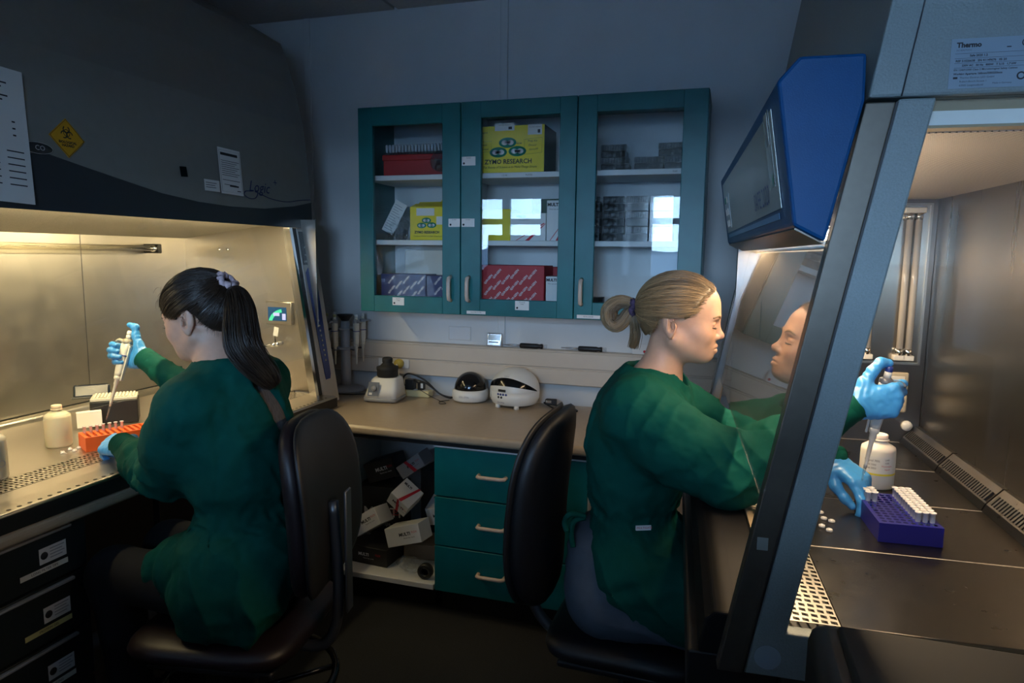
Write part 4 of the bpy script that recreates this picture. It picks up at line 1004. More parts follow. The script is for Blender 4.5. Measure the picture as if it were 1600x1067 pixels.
ORD = ['first', 'second', 'third', 'fourth', 'fifth', 'sixth', 'seventh', 'eighth', 'ninth', 'tenth', 'eleventh', 'twelfth']
m_tube = mat('frosted_tube', (.72, .72, .74), .22, alpha=.75, spec=.6)
Mr = T(-1.945, 1.612, TZ) @ RZ(-34)
rack1 = tube_rack('orange tube rack with a row of open tubes on the left cabinet tray', T(-1.849, 1.552, TZ) @ RZ(62), .225, .088, .045, m_orange, 12, 5, mat('orange_hole', (.35, .05, .01), .6), [(i, 4) for i in range(7)], m_tube, grp='open tubes in the orange rack', tlabel=lambda i, j: 'open clear microtube, %s from the near end of the row in the orange rack' % ORD[i], th=.042)
# black tip box with white tips and its blue-black lid tilted behind
o = thing('tip_box', 'black tip box with pale rack of tips behind the orange rack', 'tip box', (-2.115, 1.800, TZ), (0, 0, math.radians(43)))
MB().rbox((0, 0, 0), (.150, .095, .085), .004, 2).build('box_base', m_black, o)
MB().rbox((.002, .002, .085), (.148, .093, .096), .002, 1).build('tip_tray', mat('pale_tray', (.66, .64, .56), .4), o)
tm = MB()
for i in range(12):
    for j in range(8): tm.lathe([(.0042, .096), (.0043, .1005), (.0030, .101), (.0026, .097)], 6, (.014 + i * .0111, .012 + j * .0102, 0))
tm.build('tips', mat('pale_tips', (.72, .70, .62), .35), o, kind='stuff')
o = thing('box_lid', 'dark lid leaning up behind the tip box against the steel back', 'lid', matrix=T(-2.262, 1.862, TZ + .070) @ RZ(45) @ RX(62))
MB().rbox((0, 0, 0), (.118, .052, .022), .008, 3).build('lid_shell', mat('navy_lid', (.008, .014, .03), .25), o); MB().rbox((-.004, -.004, .020), (.130, .004, .0235), .001, 1).build('hinge_lip', m_black, o)
card_o = thing('folded_card', 'pale card leaning between the bottle and the tip box', 'card', matrix=T(-2.10, 1.735, TZ + .008) @ RZ(52))
MB().box((0, 0, 0), (.075, .0015, .050), RX(-12)).build('card_sheet', m_paper, card_o); MB().box((0, 0, 0), (.075, .03, .0015), T(0, .011, .049)).build('card_fold', m_paper, card_o)
for k, (x, y) in enumerate(((-1.905, 1.520), (-1.918, 1.555), (-1.892, 1.548), (-1.905, 1.575))):
    c_ = thing('snap_lid', ['nearest', 'leftmost', 'rightmost', 'furthest'][k] + ' of four small clear snap lids on the left tray before the bottle', 'lid', (x, y, TZ), (0, 0, k), group='loose caps on the left tray')
    MB().lathe([(0, 0), (.0065, 0), (.007, .003), (.0055, .0035), (.005, .008), (0, .008)], 14).build('cap_disc', m_tube, c_); MB().box((.005, -.002, .001), (.016, .002, .002)).build('cap_strap', m_tube, c_)
# ================================================================== right safety cabinet (slightly turned)
m_speck = mat('speckled_blue_grey', (.18, .215, .22), .42, noise=.10, nscale=420, bump=.25, bscale=300)
m_header = mat('deep_blue_plastic', (.002, .055, .17), .40, spec=.2, bump=.12, bscale=500, noise=.04)
m_silver = mat('silver_fascia', (.36, .38, .36), .3, .5)
m_stripsteel = mat('satin_steel', (.15, .132, .11), .36, .8, noise=.06, nscale=60)
RC = thing('safety_cabinet', 'blue-grey biological safety cabinet with blue header and sloping glass on the right', 'safety cabinet', (.02, 1.06, 0), (0, 0, math.radians(3.6)))
xf = lambda z: .157 - (1.637 - z) * .1805
def slab(name, za, zb, d0, d1, ya, yb, m, bevel=0, parent=None):
    return MB().prism([(xf(za) + d0, za), (xf(za) + d1, za), (xf(zb) + d1, zb), (xf(zb) + d0, zb)], 1, ya, yb).build(name, m, parent or RC, bevel=bevel)
slab('sash_guide', .768, 1.634, 0, .038, .0, .028, m_stripsteel, .002)
slab('sash_guide', .768, 1.634, 0, .038, 1.272, 1.30, m_stripsteel, .002)
slab('guide_gasket', .768, 1.634, .038, .041, .001, .028, m_black)
slab('guide_liner', .86, 1.44, .004, .030, 1.252, 1.2715, m_alu)
# near side frame around its window
MB().prism([(xf(.768) + .041, .768), (.70, .768), (.70, .843), (xf(.843) + .087, .843), (xf(1.638) + .087, 1.638), (xf(1.638) + .041, 1.638)], 1, .002, .030).build('side_frame', m_speck, RC, bevel=.003)
MB().box((.66, .002, .8435), (.70, .030, 1.6375)).build('side_frame_rear', m_speck, RC)
sg = MB().prism([(xf(.843) + .085, .842), (.662, .842), (.662, 1.64), (xf(1.64) + .085, 1.64)], 1, .012, .017).build('side_window', m_glass, RC)
MB().lathe([(0, 0), (.020, 0), (.020, .0006), (0, .0006)], 28, M=T(.075, .0018, .800) @ RX(90), smooth=False).build('round_sticker', mat('grey_film', (.24, .30, .36), .5), RC)
MB().box((xf(.985) + .010, -.0006, .975), (xf(.985) + .026, -.0001, .995)).build('tape_scrap', m_silver, RC)
# upper housing
up = [(.159, 1.640), (.159 + .57 * .16, 2.21), (.159 + .57 * .16 + .05, 2.26), (.74, 2.26), (.74, 1.640)]
MB().prism(up, 1, .0, 1.30).build('upper_housing', m_speck, RC, bevel=.004)
sm = MB(); sm.tube([(.200, -.0004, 1.641), (.200 + .57 * .155, -.0004, 2.205)], .0012, 5).build('housing_seam', m_alu, RC)
MB().box((.245, .0305, 1.602), (.662, .060, 1.6395)).build('inner_lip', mat('cream_enamel', (.32, .25, .16), .45), RC)
# rating plate on the housing end
F = frame((.333, -.0008, 1.679), (1, 0, 0), (0, 0, 1)) @ Matrix.Scale(.65, 4); pl = card(RC, 'rating_plate', .240, .098, F, mat('plate_film', (.20, .26, .32), .35), .0006)
tx_ = MB()
def tl(s_, x, z, fs, bold=0, **k):
    v, f = text_mesh(s_, fs, align='LEFT', bold=bold, **k); tx_.add(v, f, False, F @ T(x, z, .001))
tl('Thermo', -.110, .036, .0135, .0007); tl('SCIENTIFIC', -.110, .026, .0045, spacing=1.3); tl('Safe 2020 1.2', -.085, .015, .006, .0002); tl('2010', .015, .017, .006, .0002)
tl('REF 51026638   SN 41149676   05 20', -.110, .005, .006, .0002); tl('230V AC   50 Hz   800W   T 3,15   1,7 kW', -.098, -.004, .0055, .0002)
tl('EN 12469:2000 Class 2 Microbiological Safety Cabinet', -.112, -.0125, .0052, .0001); tl('Working Aperture 160mm/200/250mm', -.112, -.0205, .0055, .0002)
tl('Thermo Electron LED GmbH', -.100, -.028, .0052); tl('Robert-Bosch-Strasse 1', -.100, -.0355, .0052); tl('63505 Langenselbold', -.100, -.043, .0052); tl('Made in Germany', -.040, -.0405, .0048)
for zz in (.0195, .0100, .0005, -.0085): tx_.box((-.112, zz, .0008), (.030, zz + .0005, .0011), F)
tx_.box((-.112, -.030, .0008), (-.104, -.026, .0011), F); ring2(tx_, F @ T(.014, .036, .001), .006, .008, 40, 320); ring2(tx_, F @ T(.010, -.028, .001), .005, .008, 0, 360); tx_.box((-.02, .028, .0008), (-.012, .030, .0011), F)
tx_.build('plate_print', m_ink, pl)
# blue header above the sash
hp = [(.039, 1.668), (.067, 1.700), (.153, 1.700), (.155, 1.637), (.116, 1.443), (.072, 1.466)]
MB().prism(hp, 1, -.002, 1.318).build('header', m_header, RC, bevel=.005)
MB().prism([(.0755, 1.4635), (.1145, 1.4425), (.1145, 1.4405), (.0745, 1.4610)], 1, .004, 1.312).build('header_underside', m_stripsteel, RC)
def hfr(y, t, out=.0012):
    """frame on the header front: y along, t 0..1 bottom to top; reads towards -Y"""
    a, b = Vector((.072, y, 1.466)), Vector((.039, y, 1.668)); up_ = (b - a).normalized(); n = Vector((0, -1, 0)).cross(up_)
    return frame(a.lerp(b, t) + n * out, (0, -1, 0), up_)
fa = card(RC, 'fascia', 1.16, .150, hfr(.655, .52), m_silver, .001)
card(fa, 'blue_underline', 1.10, .010, hfr(.655, .10, .0015), mat('light_blue_ink', (.06, .20, .42), .35), .0008)
text(fa, 'SAFE 2020', .048, hfr(.30, .30, .0032), m_blueink, spacing=1.1)
dw = card(fa, 'display_window', .060, .118, hfr(.135, .62, .0022), mat('display_pale', (.42, .50, .48), .2), .001)
card(dw, 'display_rim', .006, .118, hfr(.102, .62, .0035), m_black, .0008)
card(dw, 'display_bars', .030, .050, hfr(.130, .78, .0035), m_silver, .0006); text(dw, '+', .030, hfr(.12, .38, .0035), m_greenink, bold=.002)
kp = card(fa, 'keypad', .16, .10, hfr(1.13, .45, .0022), mat('keypad_pale', (.34, .42, .47), .35), .001)
for i in range(2):
    for j in range(3): card(kp, 'key', .030, .018, hfr(1.165 - i * .06, .62 - j * .17, .0035), m_greenink if (i, j) == (0, 0) else m_whitepl, .0012)
# sash glass
zb, zt = 1.03, 1.47
MB().prism([(xf(zb) + .013, zb), (xf(zb) + .0155, zb), (xf(zt) + .0155, zt), (xf(zt) + .013, zt)], 1, .0285, 1.2715).build('sash_glass', glass_mat('sash_glass', (.96, .975, .97), 1.42, 0, 1.0, .05), RC)
# chamber
m_far = m_steel_v
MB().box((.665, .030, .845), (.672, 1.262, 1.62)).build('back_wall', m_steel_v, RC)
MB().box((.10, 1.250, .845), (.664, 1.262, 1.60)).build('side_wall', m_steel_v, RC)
mc = mat('perforated_ceiling', (.52, .45, .36), .5)
nt_ = mc.node_tree; b_ = nt_.nodes['Principled BSDF']; vt = nt_.nodes.new('ShaderNodeTexVoronoi'); tcx = nt_.nodes.new('ShaderNodeTexCoord'); mpx = nt_.nodes.new('ShaderNodeMapping')
vt.inputs['Scale'].default_value = 160; vt.inputs['Randomness'].default_value = 0.0; mpx.inputs['Rotation'].default_value = (0, 0, math.radians(45))
crx = nt_.nodes.new('ShaderNodeValToRGB'); crx.color_ramp.elements[0].position = .28; crx.color_ramp.elements[0].color = (.10, .085, .07, 1); crx.color_ramp.elements[1].position = .36; crx.color_ramp.elements[1].color = (.56, .48, .40, 1)
nt_.links.new(tcx.outputs['Object'], mpx.inputs[0]); nt_.links.new(mpx.outputs[0], vt.inputs['Vector']); nt_.links.new(vt.outputs['Distance'], crx.inputs[0]); nt_.links.new(crx.outputs[0], b_.inputs['Base Color'])
MB().box((.215, .0605, 1.600), (.664, 1.2495, 1.606)).build('diffuser_ceiling', mc, RC)
MB().box((.155, .03, 1.606), (.664, 1.26, 1.625)).build('ceiling_plate', m_whitepl, RC)
seams = [.032, .345, .650, .945, 1.249]
for a, b in zip(seams[:-1], seams[1:]):
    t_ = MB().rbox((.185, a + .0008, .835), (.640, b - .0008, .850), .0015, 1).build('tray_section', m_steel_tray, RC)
    MB().box((.187, b - .0036, .8501), (.638, b - .0010, .8504)).build('rolled_edge', mat('edge_glint', (.62, .58, .52), .45, .3), t_)  # pale strip along each seam, its colour stands in for the edge's glint
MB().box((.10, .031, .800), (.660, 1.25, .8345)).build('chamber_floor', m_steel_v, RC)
for a, b in zip(seams[:-1], seams[1:]):
    v_ = MB().prism([(.612, .8505), (.6645, .8505), (.6645, .905), (.652, .905), (.620, .868)], 1, a + .003, b - .003).build('rear_vent', m_steel_tray, RC)
    for k in range(22):
        yy = a + .012 + k * (b - a - .024) / 22
        MB().box((-.004, 0, 0), (.0006, .007, .026), T(.6225, yy, .872) @ RY(41)).build('vent_slot', m_black, v_)
# perforated front grille
g = perforated(.100, .184, .032, 1.249, .8505, 6, 74, .70); g.build('front_grille', m_steel, RC, kind='stuff')
MB().box((.100, .032, .8346), (.184, 1.249, .836)).build('grille_trough', m_black, RC)
MB().box((.086, .0305, .8), (.0995, 1.25, .853)).build('grille_lip', mat('cream_enamel', (.32, .25, .16), .45), RC)
sl = [(-.028, .790), (-.020, .836), (-.006, .850), (.030, .850), (.085, .846), (.085, .775), (-.028, .775)]
MB().prism(sl, 1, .030, 1.27).build('front_sill', mat('dark_sill', (.010, .010, .011), .6, spec=.12), RC, bevel=.004)
MB().prism([(-.045, .70), (-.045, .775), (.10, .775), (.10, .70)], 1, .035, 1.265).build('front_fascia', m_black, RC, bevel=.004)
MB().box((.10, .02, .70), (.70, 1.29, .768)).build('lower_housing', m_alu, RC)
MB().box((.672, .03, .768), (.72, 1.29, 1.64)).build('rear_housing', m_speck, RC); MB().box((.10, 1.262, .768), (.672, 1.29, 1.64)).build('end_panel', m_speck, RC)
for x in (.14, .62):
    for y in (.05, 1.22):
        MB().rbox((x, y, .02), (x + .05, y + .04, .70), .004, 1).build('stand_leg', m_black, RC); MB().lathe([(0, 0), (.025, 0), (.02, .02), (0, .02)], 14, (x + .025, y + .02, 0)).build('levelling_foot', m_black, RC)
for y in (.06, 1.23): MB().rbox((.19, y, .10), (.62, y + .025, .14), .003, 1).build('stand_rail', m_black, RC)
# lamp: tube below the header, visible through the glass
MB().tube([(.172, .06, 1.462), (.172, 1.22, 1.462)], .009, 12).build('lamp_tube', mat('lamp_tube_right', (1, .92, .8), .5, emit=(1, .78, .55), estr=42), RC)
for y in (.045, 1.235): MB().tube([(.172, y - .015, 1.462), (.172, y + .015, 1.462)], .012, 12).build('lamp_holder', m_whitepl, RC)
ld = bpy.data.lights.new('cabinet_lamp', 'AREA'); ld.shape = 'RECTANGLE'; ld.size = .03; ld.size_y = 1.1; ld.energy = RIGHT_LAMP; ld.color = (1, .69, .39)
lo = bpy.data.objects.new('cabinet_lamp', ld); COL.objects.link(lo); lo.parent = RC; lo.location = (.186, .64, 1.447); lo.rotation_euler = (0, math.radians(-4), 0)
# UV tubes in a framed recess on the far wall
x0, x1, z0, z1 = .440, .648, 1.098, 1.588
uvf = MB().box((x0, 1.240, z0), (x0 + .006, 1.2499, z1)).box((x1 - .006, 1.240, z0), (x1, 1.2499, z1)).box((x0, 1.240, z0), (x1, 1.2499, z0 + .006)).box((x0, 1.240, z1 - .006), (x1, 1.2499, z1)).build('lamp_recess_frame', m_steel, RC)
MB().box((x0 + .006, 1.2475, z0 + .006), (x1 - .006, 1.2498, z1 - .006)).build('lamp_recess_back', mat('recess_reflector', (.50, .46, .40), .25, 1.0), uvf)
for x in (.470, .495, .585, .610):
    tb = MB().tube([(x, 1.232, z0 + .045), (x, 1.232, z1 - .045)], .0095, 14).build('uv_tube', mat('uv_tube_white', (.66, .60, .52), .08, alpha=.72, spec=.8), uvf)
    for za, zb_ in ((z0 + .030, z0 + .050), (z1 - .050, z1 - .030)): MB().tube([(x, 1.232, za), (x, 1.232, zb_)], .0108, 14).build('tube_cap', m_chrome, uvf)
    MB().rbox((x - .016, 1.222, z0 + .014), (x + .016, 1.2475, z0 + .030), .002, 1).build('tube_socket', m_tape, uvf); MB().rbox((x - .016, 1.222, z1 - .030), (x + .016, 1.2475, z1 - .014), .002, 1).build('tube_socket', m_tape, uvf)
for z in (1.045, .975):
    sk = MB().rbox((.560, 1.238, z - .028), (.622, 1.2499, z + .028), .006, 2).build('socket_plate', mat('sand_plastic', (.50, .44, .32), .45), RC); MB().rbox((.572, 1.2365, z - .016), (.610, 1.2385, z + .016), .003, 1).build('socket_cover', m_tape, sk)
MB().lathe([(0, 0), (.016, 0), (.015, .010), (0, .013)], 20, M=T(.628, 1.2499, .905) @ RX(90)).build('wall_plug', m_whitepl, RC)

# ---- things in the right cabinet
m_bluer = mat('ink_blue_plastic', (.012, .012, .19), .35, sss=.05)
fl = [(i, j) for i in (5, 6, 7) for j in range(1, 12)] + [(0, j) for j in range(8, 12)] + [(1, j) for j in range(8, 11)]
rk = tube_rack('deep blue tube rack with rows of open white tubes on the steel tray', T(.326, 1.480, .8505) @ RZ(4), .118, .192, .040, m_bluer, 8, 12, mat('blue_hole', (.006, .006, .09), .6), fl, mat('frosted_tube_white', (.78, .77, .78), .25, alpha=.85, spec=.6), tube_r=.0062, grp='tubes in the blue rack', tlabel=lambda i, j: 'open white microtube, %s from the near end in the %s column of the blue rack' % (ORD[j], ORD[i]))
o, b = bottle('white labelled bottle with a yellow line behind the blue tube rack', (.394, 1.862, .8505), .040, .135, mat('white_poly', (.74, .72, .68), .4, sss=.25))
def cyl_label(parent, r, a0, a1, z0, z1, m, name):
    v = []; f = []; n = 18
    for i in range(n + 1):
        a = math.radians(a0 + (a1 - a0) * i / n); v += [(r * math.cos(a), r * math.sin(a), z0), (r * math.cos(a), r * math.sin(a), z1)]
    for i in range(n): f.append((2 * i, 2 * i + 2, 2 * i + 3, 2 * i + 1))
    return MB().add(v, f, True).build(name, m, parent)
lb = cyl_label(o, .0404, -165, -15, .034, .085, m_paper, 'wrap_label'); cyl_label(o, .0407, -165, -15, .037, .042, mat('yellow_line', (.75, .62, .05), .5), 'yellow_line')
tx_ = MB()
def curved(s_, a, z, fs, target):
    v, f = text_mesh(s_, fs); out = []
    for p in v:
        an = math.radians(a) + p.x / .0409; out.append((.0409 * math.cos(an), .0409 * math.sin(an), z + p.y))
    target.add(out, f)
curved('Ethanol 70%', -120, .074, .0075, tx_); curved('Lot 3302', -120, .064, .006, tx_); curved('Exp 2023', -120, .055, .006, tx_); curved('LAB', -70, .078, .006, tx_); curved('USE', -70, .070, .006, tx_); tx_.build('lettering', m_ink, o)
tx_ = MB(); curved('Flammable', -70, .062, .006, tx_); curved('liquid', -68, .054, .006, tx_); tx_.build('lettering', m_redink, o)
for k, (x, y) in enumerate(((.237, 1.574), (.251, 1.562), (.227, 1.526), (.239, 1.506), (.235, 1.609))):
    c_ = MB().lathe([(0, .0), (.0062, .0), (.0068, .001), (.0068, .004), (.0055, .0052), (.0045, .0052), (.0042, .003), (0, .003)], 18).build('screw_lid', m_tube, loc=(x, y, .8505), label=['loose clear tube lid, upper right of the five on the steel tray', 'loose clear tube lid, rightmost of the five on the steel tray', 'loose clear tube lid, lower left of the five on the steel tray', 'loose clear tube lid nearest the cabinet front corner on the steel tray', 'loose clear tube lid, furthest back of the five on the steel tray'][k], cat='lid', group='loose lids on the steel tray')
def axis_frame(tip_, top_, hookdir):
    z = (Vector(top_) - Vector(tip_)).normalized(); x = Vector(hookdir); x = (x - z * x.dot(z)).normalized(); y = z.cross(x)
    m = Matrix((x, y, z)).transposed().to_4x4(); m.translation = Vector(tip_); return m
PIP_R_TIP, PIP_R_TOP = Vector((.318, 1.645, .912)), Vector((.361, 1.662, 1.187))
pipette('pipette', 'pipette with a dark blue knob held by the blonde woman', axis_frame(PIP_R_TIP, PIP_R_TOP, (1, -.25, 0)), s=(PIP_R_TOP - PIP_R_TIP).length / .308, body=mat('pale_pipette', (.55, .56, .58), .35), knob=m_blueink, grip=mat('slate_plastic', (.10, .11, .14), .3))
PIP_L_TIP, PIP_L_TOP = Vector((-1.885, 1.661, .874)), Vector((-1.862, 1.754, 1.156))
pipette('pipette', 'ivory pipette held by the brown-haired woman over the orange rack', axis_frame(PIP_L_TIP, PIP_L_TOP, (-.95, -.15, 0)), s=(PIP_L_TOP - PIP_L_TIP).length / .308, grip=mat('khaki_plastic', (.36, .33, .26), .4))

# black equipment housing in the right foreground
o = thing('equipment_housing', 'black boxy equipment housing in the right foreground', 'equipment', (.118, .52, 0))
MB().rbox((.0, .0, .03), (.62, .335, .985), .02, 3).build('housing', m_black, o)
MB().rbox((.03, .03, .980), (.60, .315, .992), .006, 2).build('top_panel', m_rubber, o)
MB().rbox((.0, -.47, .03), (.62, -.002, .80), .01, 2).build('lower_housing', m_black, o); MB().rbox((.0, -.46, .801), (.62, -.18, 1.19), .015, 2).build('shade_tower', m_black, o)  # unseen base and tower, added to shade the cabinet's near side
for x in (.05, .57):
    for y in (.05, .29): MB().lathe([(0, 0), (.02, 0), (.02, .031), (0, .031)], 14, (x, y, 0)).build('foot', m_rubber, o)
# ================================================================== chairs
m_vinyl = mat('black_vinyl', (.007, .0075, .010), .48, noise=.1, nscale=60, bump=.08, bscale=220)
m_maroon = mat('maroon_black_vinyl', (.012, .006, .008), .45, noise=.1, nscale=60, bump=.08, bscale=220)
def cushion(mbx, sx, sy, sz, nx=26, ny=26, e=.42, bow=(0, 0), M=None):
    """rounded-rectangle pad, thickness along Z, bowed"""
    vs_ = []; fs_ = []; rings = 10; seg = 40
    def sg(v, p): return math.copysign(abs(v) ** p, v)
    for i in range(rings + 1):
        ph = -math.pi / 2 + math.pi * i / rings; cr_, sr = sg(math.cos(ph), .45), sg(math.sin(ph), .8)
        for k in range(seg):
            a = 2 * math.pi * k / seg; x = sx * cr_ * sg(math.cos(a), e); y = sy * cr_ * sg(math.sin(a), e)
            vs_.append((x, y, sz * sr + bow[0] * (x / sx) ** 2 + bow[1] * (y / sy) ** 2))
    for i in range(rings):
        for k in range(seg): fs_.append((i * seg + k, i * seg + (k + 1) % seg, (i + 1) * seg + (k + 1) % seg, (i + 1) * seg + k))
    mbx.add(vs_, fs_, True, M); return mbx
def office_chair(label, loc, rz, seat_z, vin, back_w, back_h, back_z, back_x, ring=False, bow=.03, taper=0.0):
    """local +X is the direction the sitter faces"""
    o = thing('office_chair', label, 'chair', loc, (0, 0, math.radians(rz)))
    cushion(MB(), .225, .23, .040, bow=(-.004, .006), M=T(.02, 0, seat_z - .040)).build('seat', vin, o)
    MB().rbox((-.16, -.18, seat_z - .100), (.18, .18, seat_z - .078), .008, 2).build('seat_pan', m_black, o)
    bk = cushion(MB(), back_h / 2, back_w / 2, .035, e=.62, bow=(-.02, bow), M=T(back_x, 0, back_z) @ RY(-86))
    bk.build('backrest', vin, o)
    cushion(MB(), back_h / 2 * 1.01, back_w / 2 * 1.01, .014, e=.62, bow=(-.02, bow), M=T(back_x - .028, 0, back_z) @ RY(-86)).build('back_shell', m_black, o)
    MB().tube(bez([(-.10, 0, seat_z - .10), (-.22, 0, seat_z - .10), (back_x - .06, 0, seat_z + .02), (back_x - .05, 0, back_z)], 6), .016, 8).build('back_bracket', m_alu, o)
    MB().lathe([(0, seat_z - .16), (.045, seat_z - .16), (.05, seat_z - .10), (0, seat_z - .10)], 16).build('tilt_box', m_black, o)
    MB().tube([(0, 0, .09), (0, 0, seat_z - .14)], .022, 14).build('gas_column', m_black, o)
    MB().tube([(.02, -.05, seat_z - .12), (.02, -.20, seat_z - .125), (.02, -.24, seat_z - .115)], [.005, .005, .008], 8).build('lever', m_black, o)
    for k in range(5):
        a = math.radians(k * 72 + 20); c_, s_ = math.cos(a), math.sin(a)
        lg = MB().tube([(.03 * c_, .03 * s_, .105), (.16 * c_, .16 * s_, .095), (.27 * c_, .27 * s_, .078)], [.024, .019, .014], 8).build('base_leg', m_blackgloss, o)
        cm = T(.262 * c_, .262 * s_, 0) @ RZ(k * 72 + 50)
        MB().lathe([(0, -.012), (.022, -.012), (.0275, -.008), (.0275, .008), (.022, .012), (0, .012)], 16, M=cm @ T(0, 0, .0278) @ RX(90)).build('caster', m_black, lg)
    if ring:
        MB().tube([(.235 * math.cos(a), .235 * math.sin(a), .235) for a in np.linspace(0, 6.2832, 48, endpoint=False)], .011, 10, closed=True).build('foot_ring', m_blackgloss, o)
        for k in range(4):
            a = k * math.pi / 2 + .4; MB().tube([(.02 * math.cos(a), .02 * math.sin(a), .20), (.23 * math.cos(a), .23 * math.sin(a), .233)], .008, 8).build('ring_spoke', m_blackgloss, o)
    return o
chL = office_chair('maroon-black office chair with foot ring under the brown-haired woman', (-1.215, 1.475, 0), 190, .455, m_maroon, .38, .47, .765, -.205, ring=True)
MB().rbox((-.30, -.02, .46), (-.292, .02, .80), .003, 1).build('back_plate', m_alu, chL)
chR = office_chair('black high-backed office chair under the blonde woman', (-.212, 1.83, 0), -2, .425, m_vinyl, .42, .56, .715, -.235, bow=.035)
# ================================================================== people: smooth implicit surfaces turned into meshes
V = lambda *a: np.array(a, dtype=np.float64)
class SDF:
    def __init__(s, xs, ys, zs):
        s.ax = [np.asarray(a, np.float32) for a in (xs, ys, zs)]
        s.v = np.full([len(a) for a in s.ax], .5, np.float32)
    def _sl(s, lo, hi):
        r = []
        for a, l, h in zip(s.ax, lo, hi):
            i0 = max(int(np.searchsorted(a, l)) - 2, 0); i1 = min(int(np.searchsorted(a, h)) + 2, len(a))
            if i1 <= i0: return None
            r.append(slice(i0, i1))
        return tuple(r)
    def _apply(s, d, sl, k, op):
        a = s.v[sl]
        if op == 's': d = -d; h = np.maximum(k - np.abs(a - d), 0) / k; s.v[sl] = np.maximum(a, d) + h * h * k * .25
        else: h = np.maximum(k - np.abs(a - d), 0) / k; s.v[sl] = np.minimum(a, d) - h * h * k * .25
    def rc(s, a, b, r1, r2=None, k=.02, op='u'):
        r2 = r1 if r2 is None else r2; a = np.asarray(a, float); b = np.asarray(b, float); m = max(r1, r2) + k + .015
        sl = s._sl(np.minimum(a, b) - m, np.maximum(a, b) + m)
        if sl is None: return s
        X = s.ax[0][sl[0]][:, None, None] - np.float32(a[0]); Y = s.ax[1][sl[1]][None, :, None] - np.float32(a[1]); Z = s.ax[2][sl[2]][None, None, :] - np.float32(a[2])
        d = (b - a).astype(np.float32); L2 = float(d @ d) + 1e-12
        t = np.clip((X * d[0] + Y * d[1] + Z * d[2]) / L2, 0, 1)
        D = np.sqrt((X - t * d[0]) ** 2 + (Y - t * d[1]) ** 2 + (Z - t * d[2]) ** 2) - (r1 + (r2 - r1) * t)
        s._apply(D, sl, k, op); return s
    def ell(s, c, r, R=None, k=.02, op='u'):
        c = np.asarray(c, float); r = np.asarray(r, np.float32); R = np.eye(3) if R is None else np.asarray(R)
        m = float(max(r)) + k + .015 if not np.allclose(R, np.eye(3)) else np.asarray(r) + k + .015
        sl = s._sl(c - m, c + m)
        if sl is None: return s
        X = s.ax[0][sl[0]][:, None, None] - np.float32(c[0]); Y = s.ax[1][sl[1]][None, :, None] - np.float32(c[1]); Z = s.ax[2][sl[2]][None, None, :] - np.float32(c[2])
        Rt = R.T.astype(np.float32); q = [Rt[i, 0] * X + Rt[i, 1] * Y + Rt[i, 2] * Z for i in range(3)]
        k0 = np.sqrt(sum((q[i] / r[i]) ** 2 for i in range(3))); k1 = np.sqrt(sum((q[i] / r[i] ** 2) ** 2 for i in range(3))) + 1e-9
        s._apply(k0 * (k0 - 1) / k1, sl, k, op); return s
    def chain(s, pts, rs, k=.02, op='u'):
        for i in range(len(pts) - 1): s.rc(pts[i], pts[i + 1], rs[i], rs[i + 1], k, op)
        return s
    def mesh(s, smooth=1):
        v = s.v; ax = s.ax; inside = v < 0
        c = [inside[i:v.shape[0] - 1 + i, j:v.shape[1] - 1 + j, k:v.shape[2] - 1 + k] for i in (0, 1) for j in (0, 1) for k in (0, 1)]
        cnt = sum(x.astype(np.int8) for x in c); act = (cnt > 0) & (cnt < 8)
        I, J, K = np.nonzero(act); n = len(I)
        idx = np.full(act.shape, -1, np.int32); idx[I, J, K] = np.arange(n)
        off = [(i, j, k) for i in (0, 1) for j in (0, 1) for k in (0, 1)]
        val = np.stack([v[I + o[0], J + o[1], K + o[2]] for o in off], 1)
        pos = np.stack([np.stack([ax[0][I + o[0]], ax[1][J + o[1]], ax[2][K + o[2]]], 1) for o in off], 1)
        acc = np.zeros((n, 3)); num = np.zeros(n)
        for a in range(8):
            for b in range(a + 1, 8):
                if sum(abs(off[a][q] - off[b][q]) for q in range(3)) != 1: continue
                m = (val[:, a] < 0) != (val[:, b] < 0); t = val[m, a] / (val[m, a] - val[m, b])
                acc[m] += pos[m, a] + (pos[m, b] - pos[m, a]) * t[:, None]; num[m] += 1
        P = acc / num[:, None]; F = []
        for axis in range(3):
            sa = [slice(None)] * 3; sb = [slice(None)] * 3; sa[axis] = slice(0, -1); sb[axis] = slice(1, None)
            A, B = inside[tuple(sa)], inside[tuple(sb)]; ch = A != B
            o1, o2 = [(1, 2), (2, 0), (0, 1)][axis]
            e = np.array(np.nonzero(ch)).T
            ok = (e[:, o1] > 0) & (e[:, o2] > 0) & (e[:, o1] < v.shape[o1] - 1) & (e[:, o2] < v.shape[o2] - 1); e = e[ok]
            if not len(e): continue
            def cell(d1, d2):
                q = e.copy(); q[:, o1] -= d1; q[:, o2] -= d2; return idx[q[:, 0], q[:, 1], q[:, 2]]
            Q = np.stack([cell(1, 1), cell(0, 1), cell(0, 0), cell(1, 0)], 1)
            fl_ = A[e[:, 0], e[:, 1], e[:, 2]]; Q[~fl_] = Q[~fl_][:, ::-1]; F.append(Q)
        F = np.concatenate(F); F = F[(F >= 0).all(1)]
        for _ in range(smooth):
            S = np.zeros_like(P); N = np.zeros(n)
            for a, b in ((0, 1), (1, 2), (2, 3), (3, 0)):
                np.add.at(S, F[:, a], P[F[:, b]]); np.add.at(S, F[:, b], P[F[:, a]]); np.add.at(N, F[:, a], 1); np.add.at(N, F[:, b], 1)
            P = P * .5 + .5 * S / np.maximum(N, 1)[:, None]
        return P, F
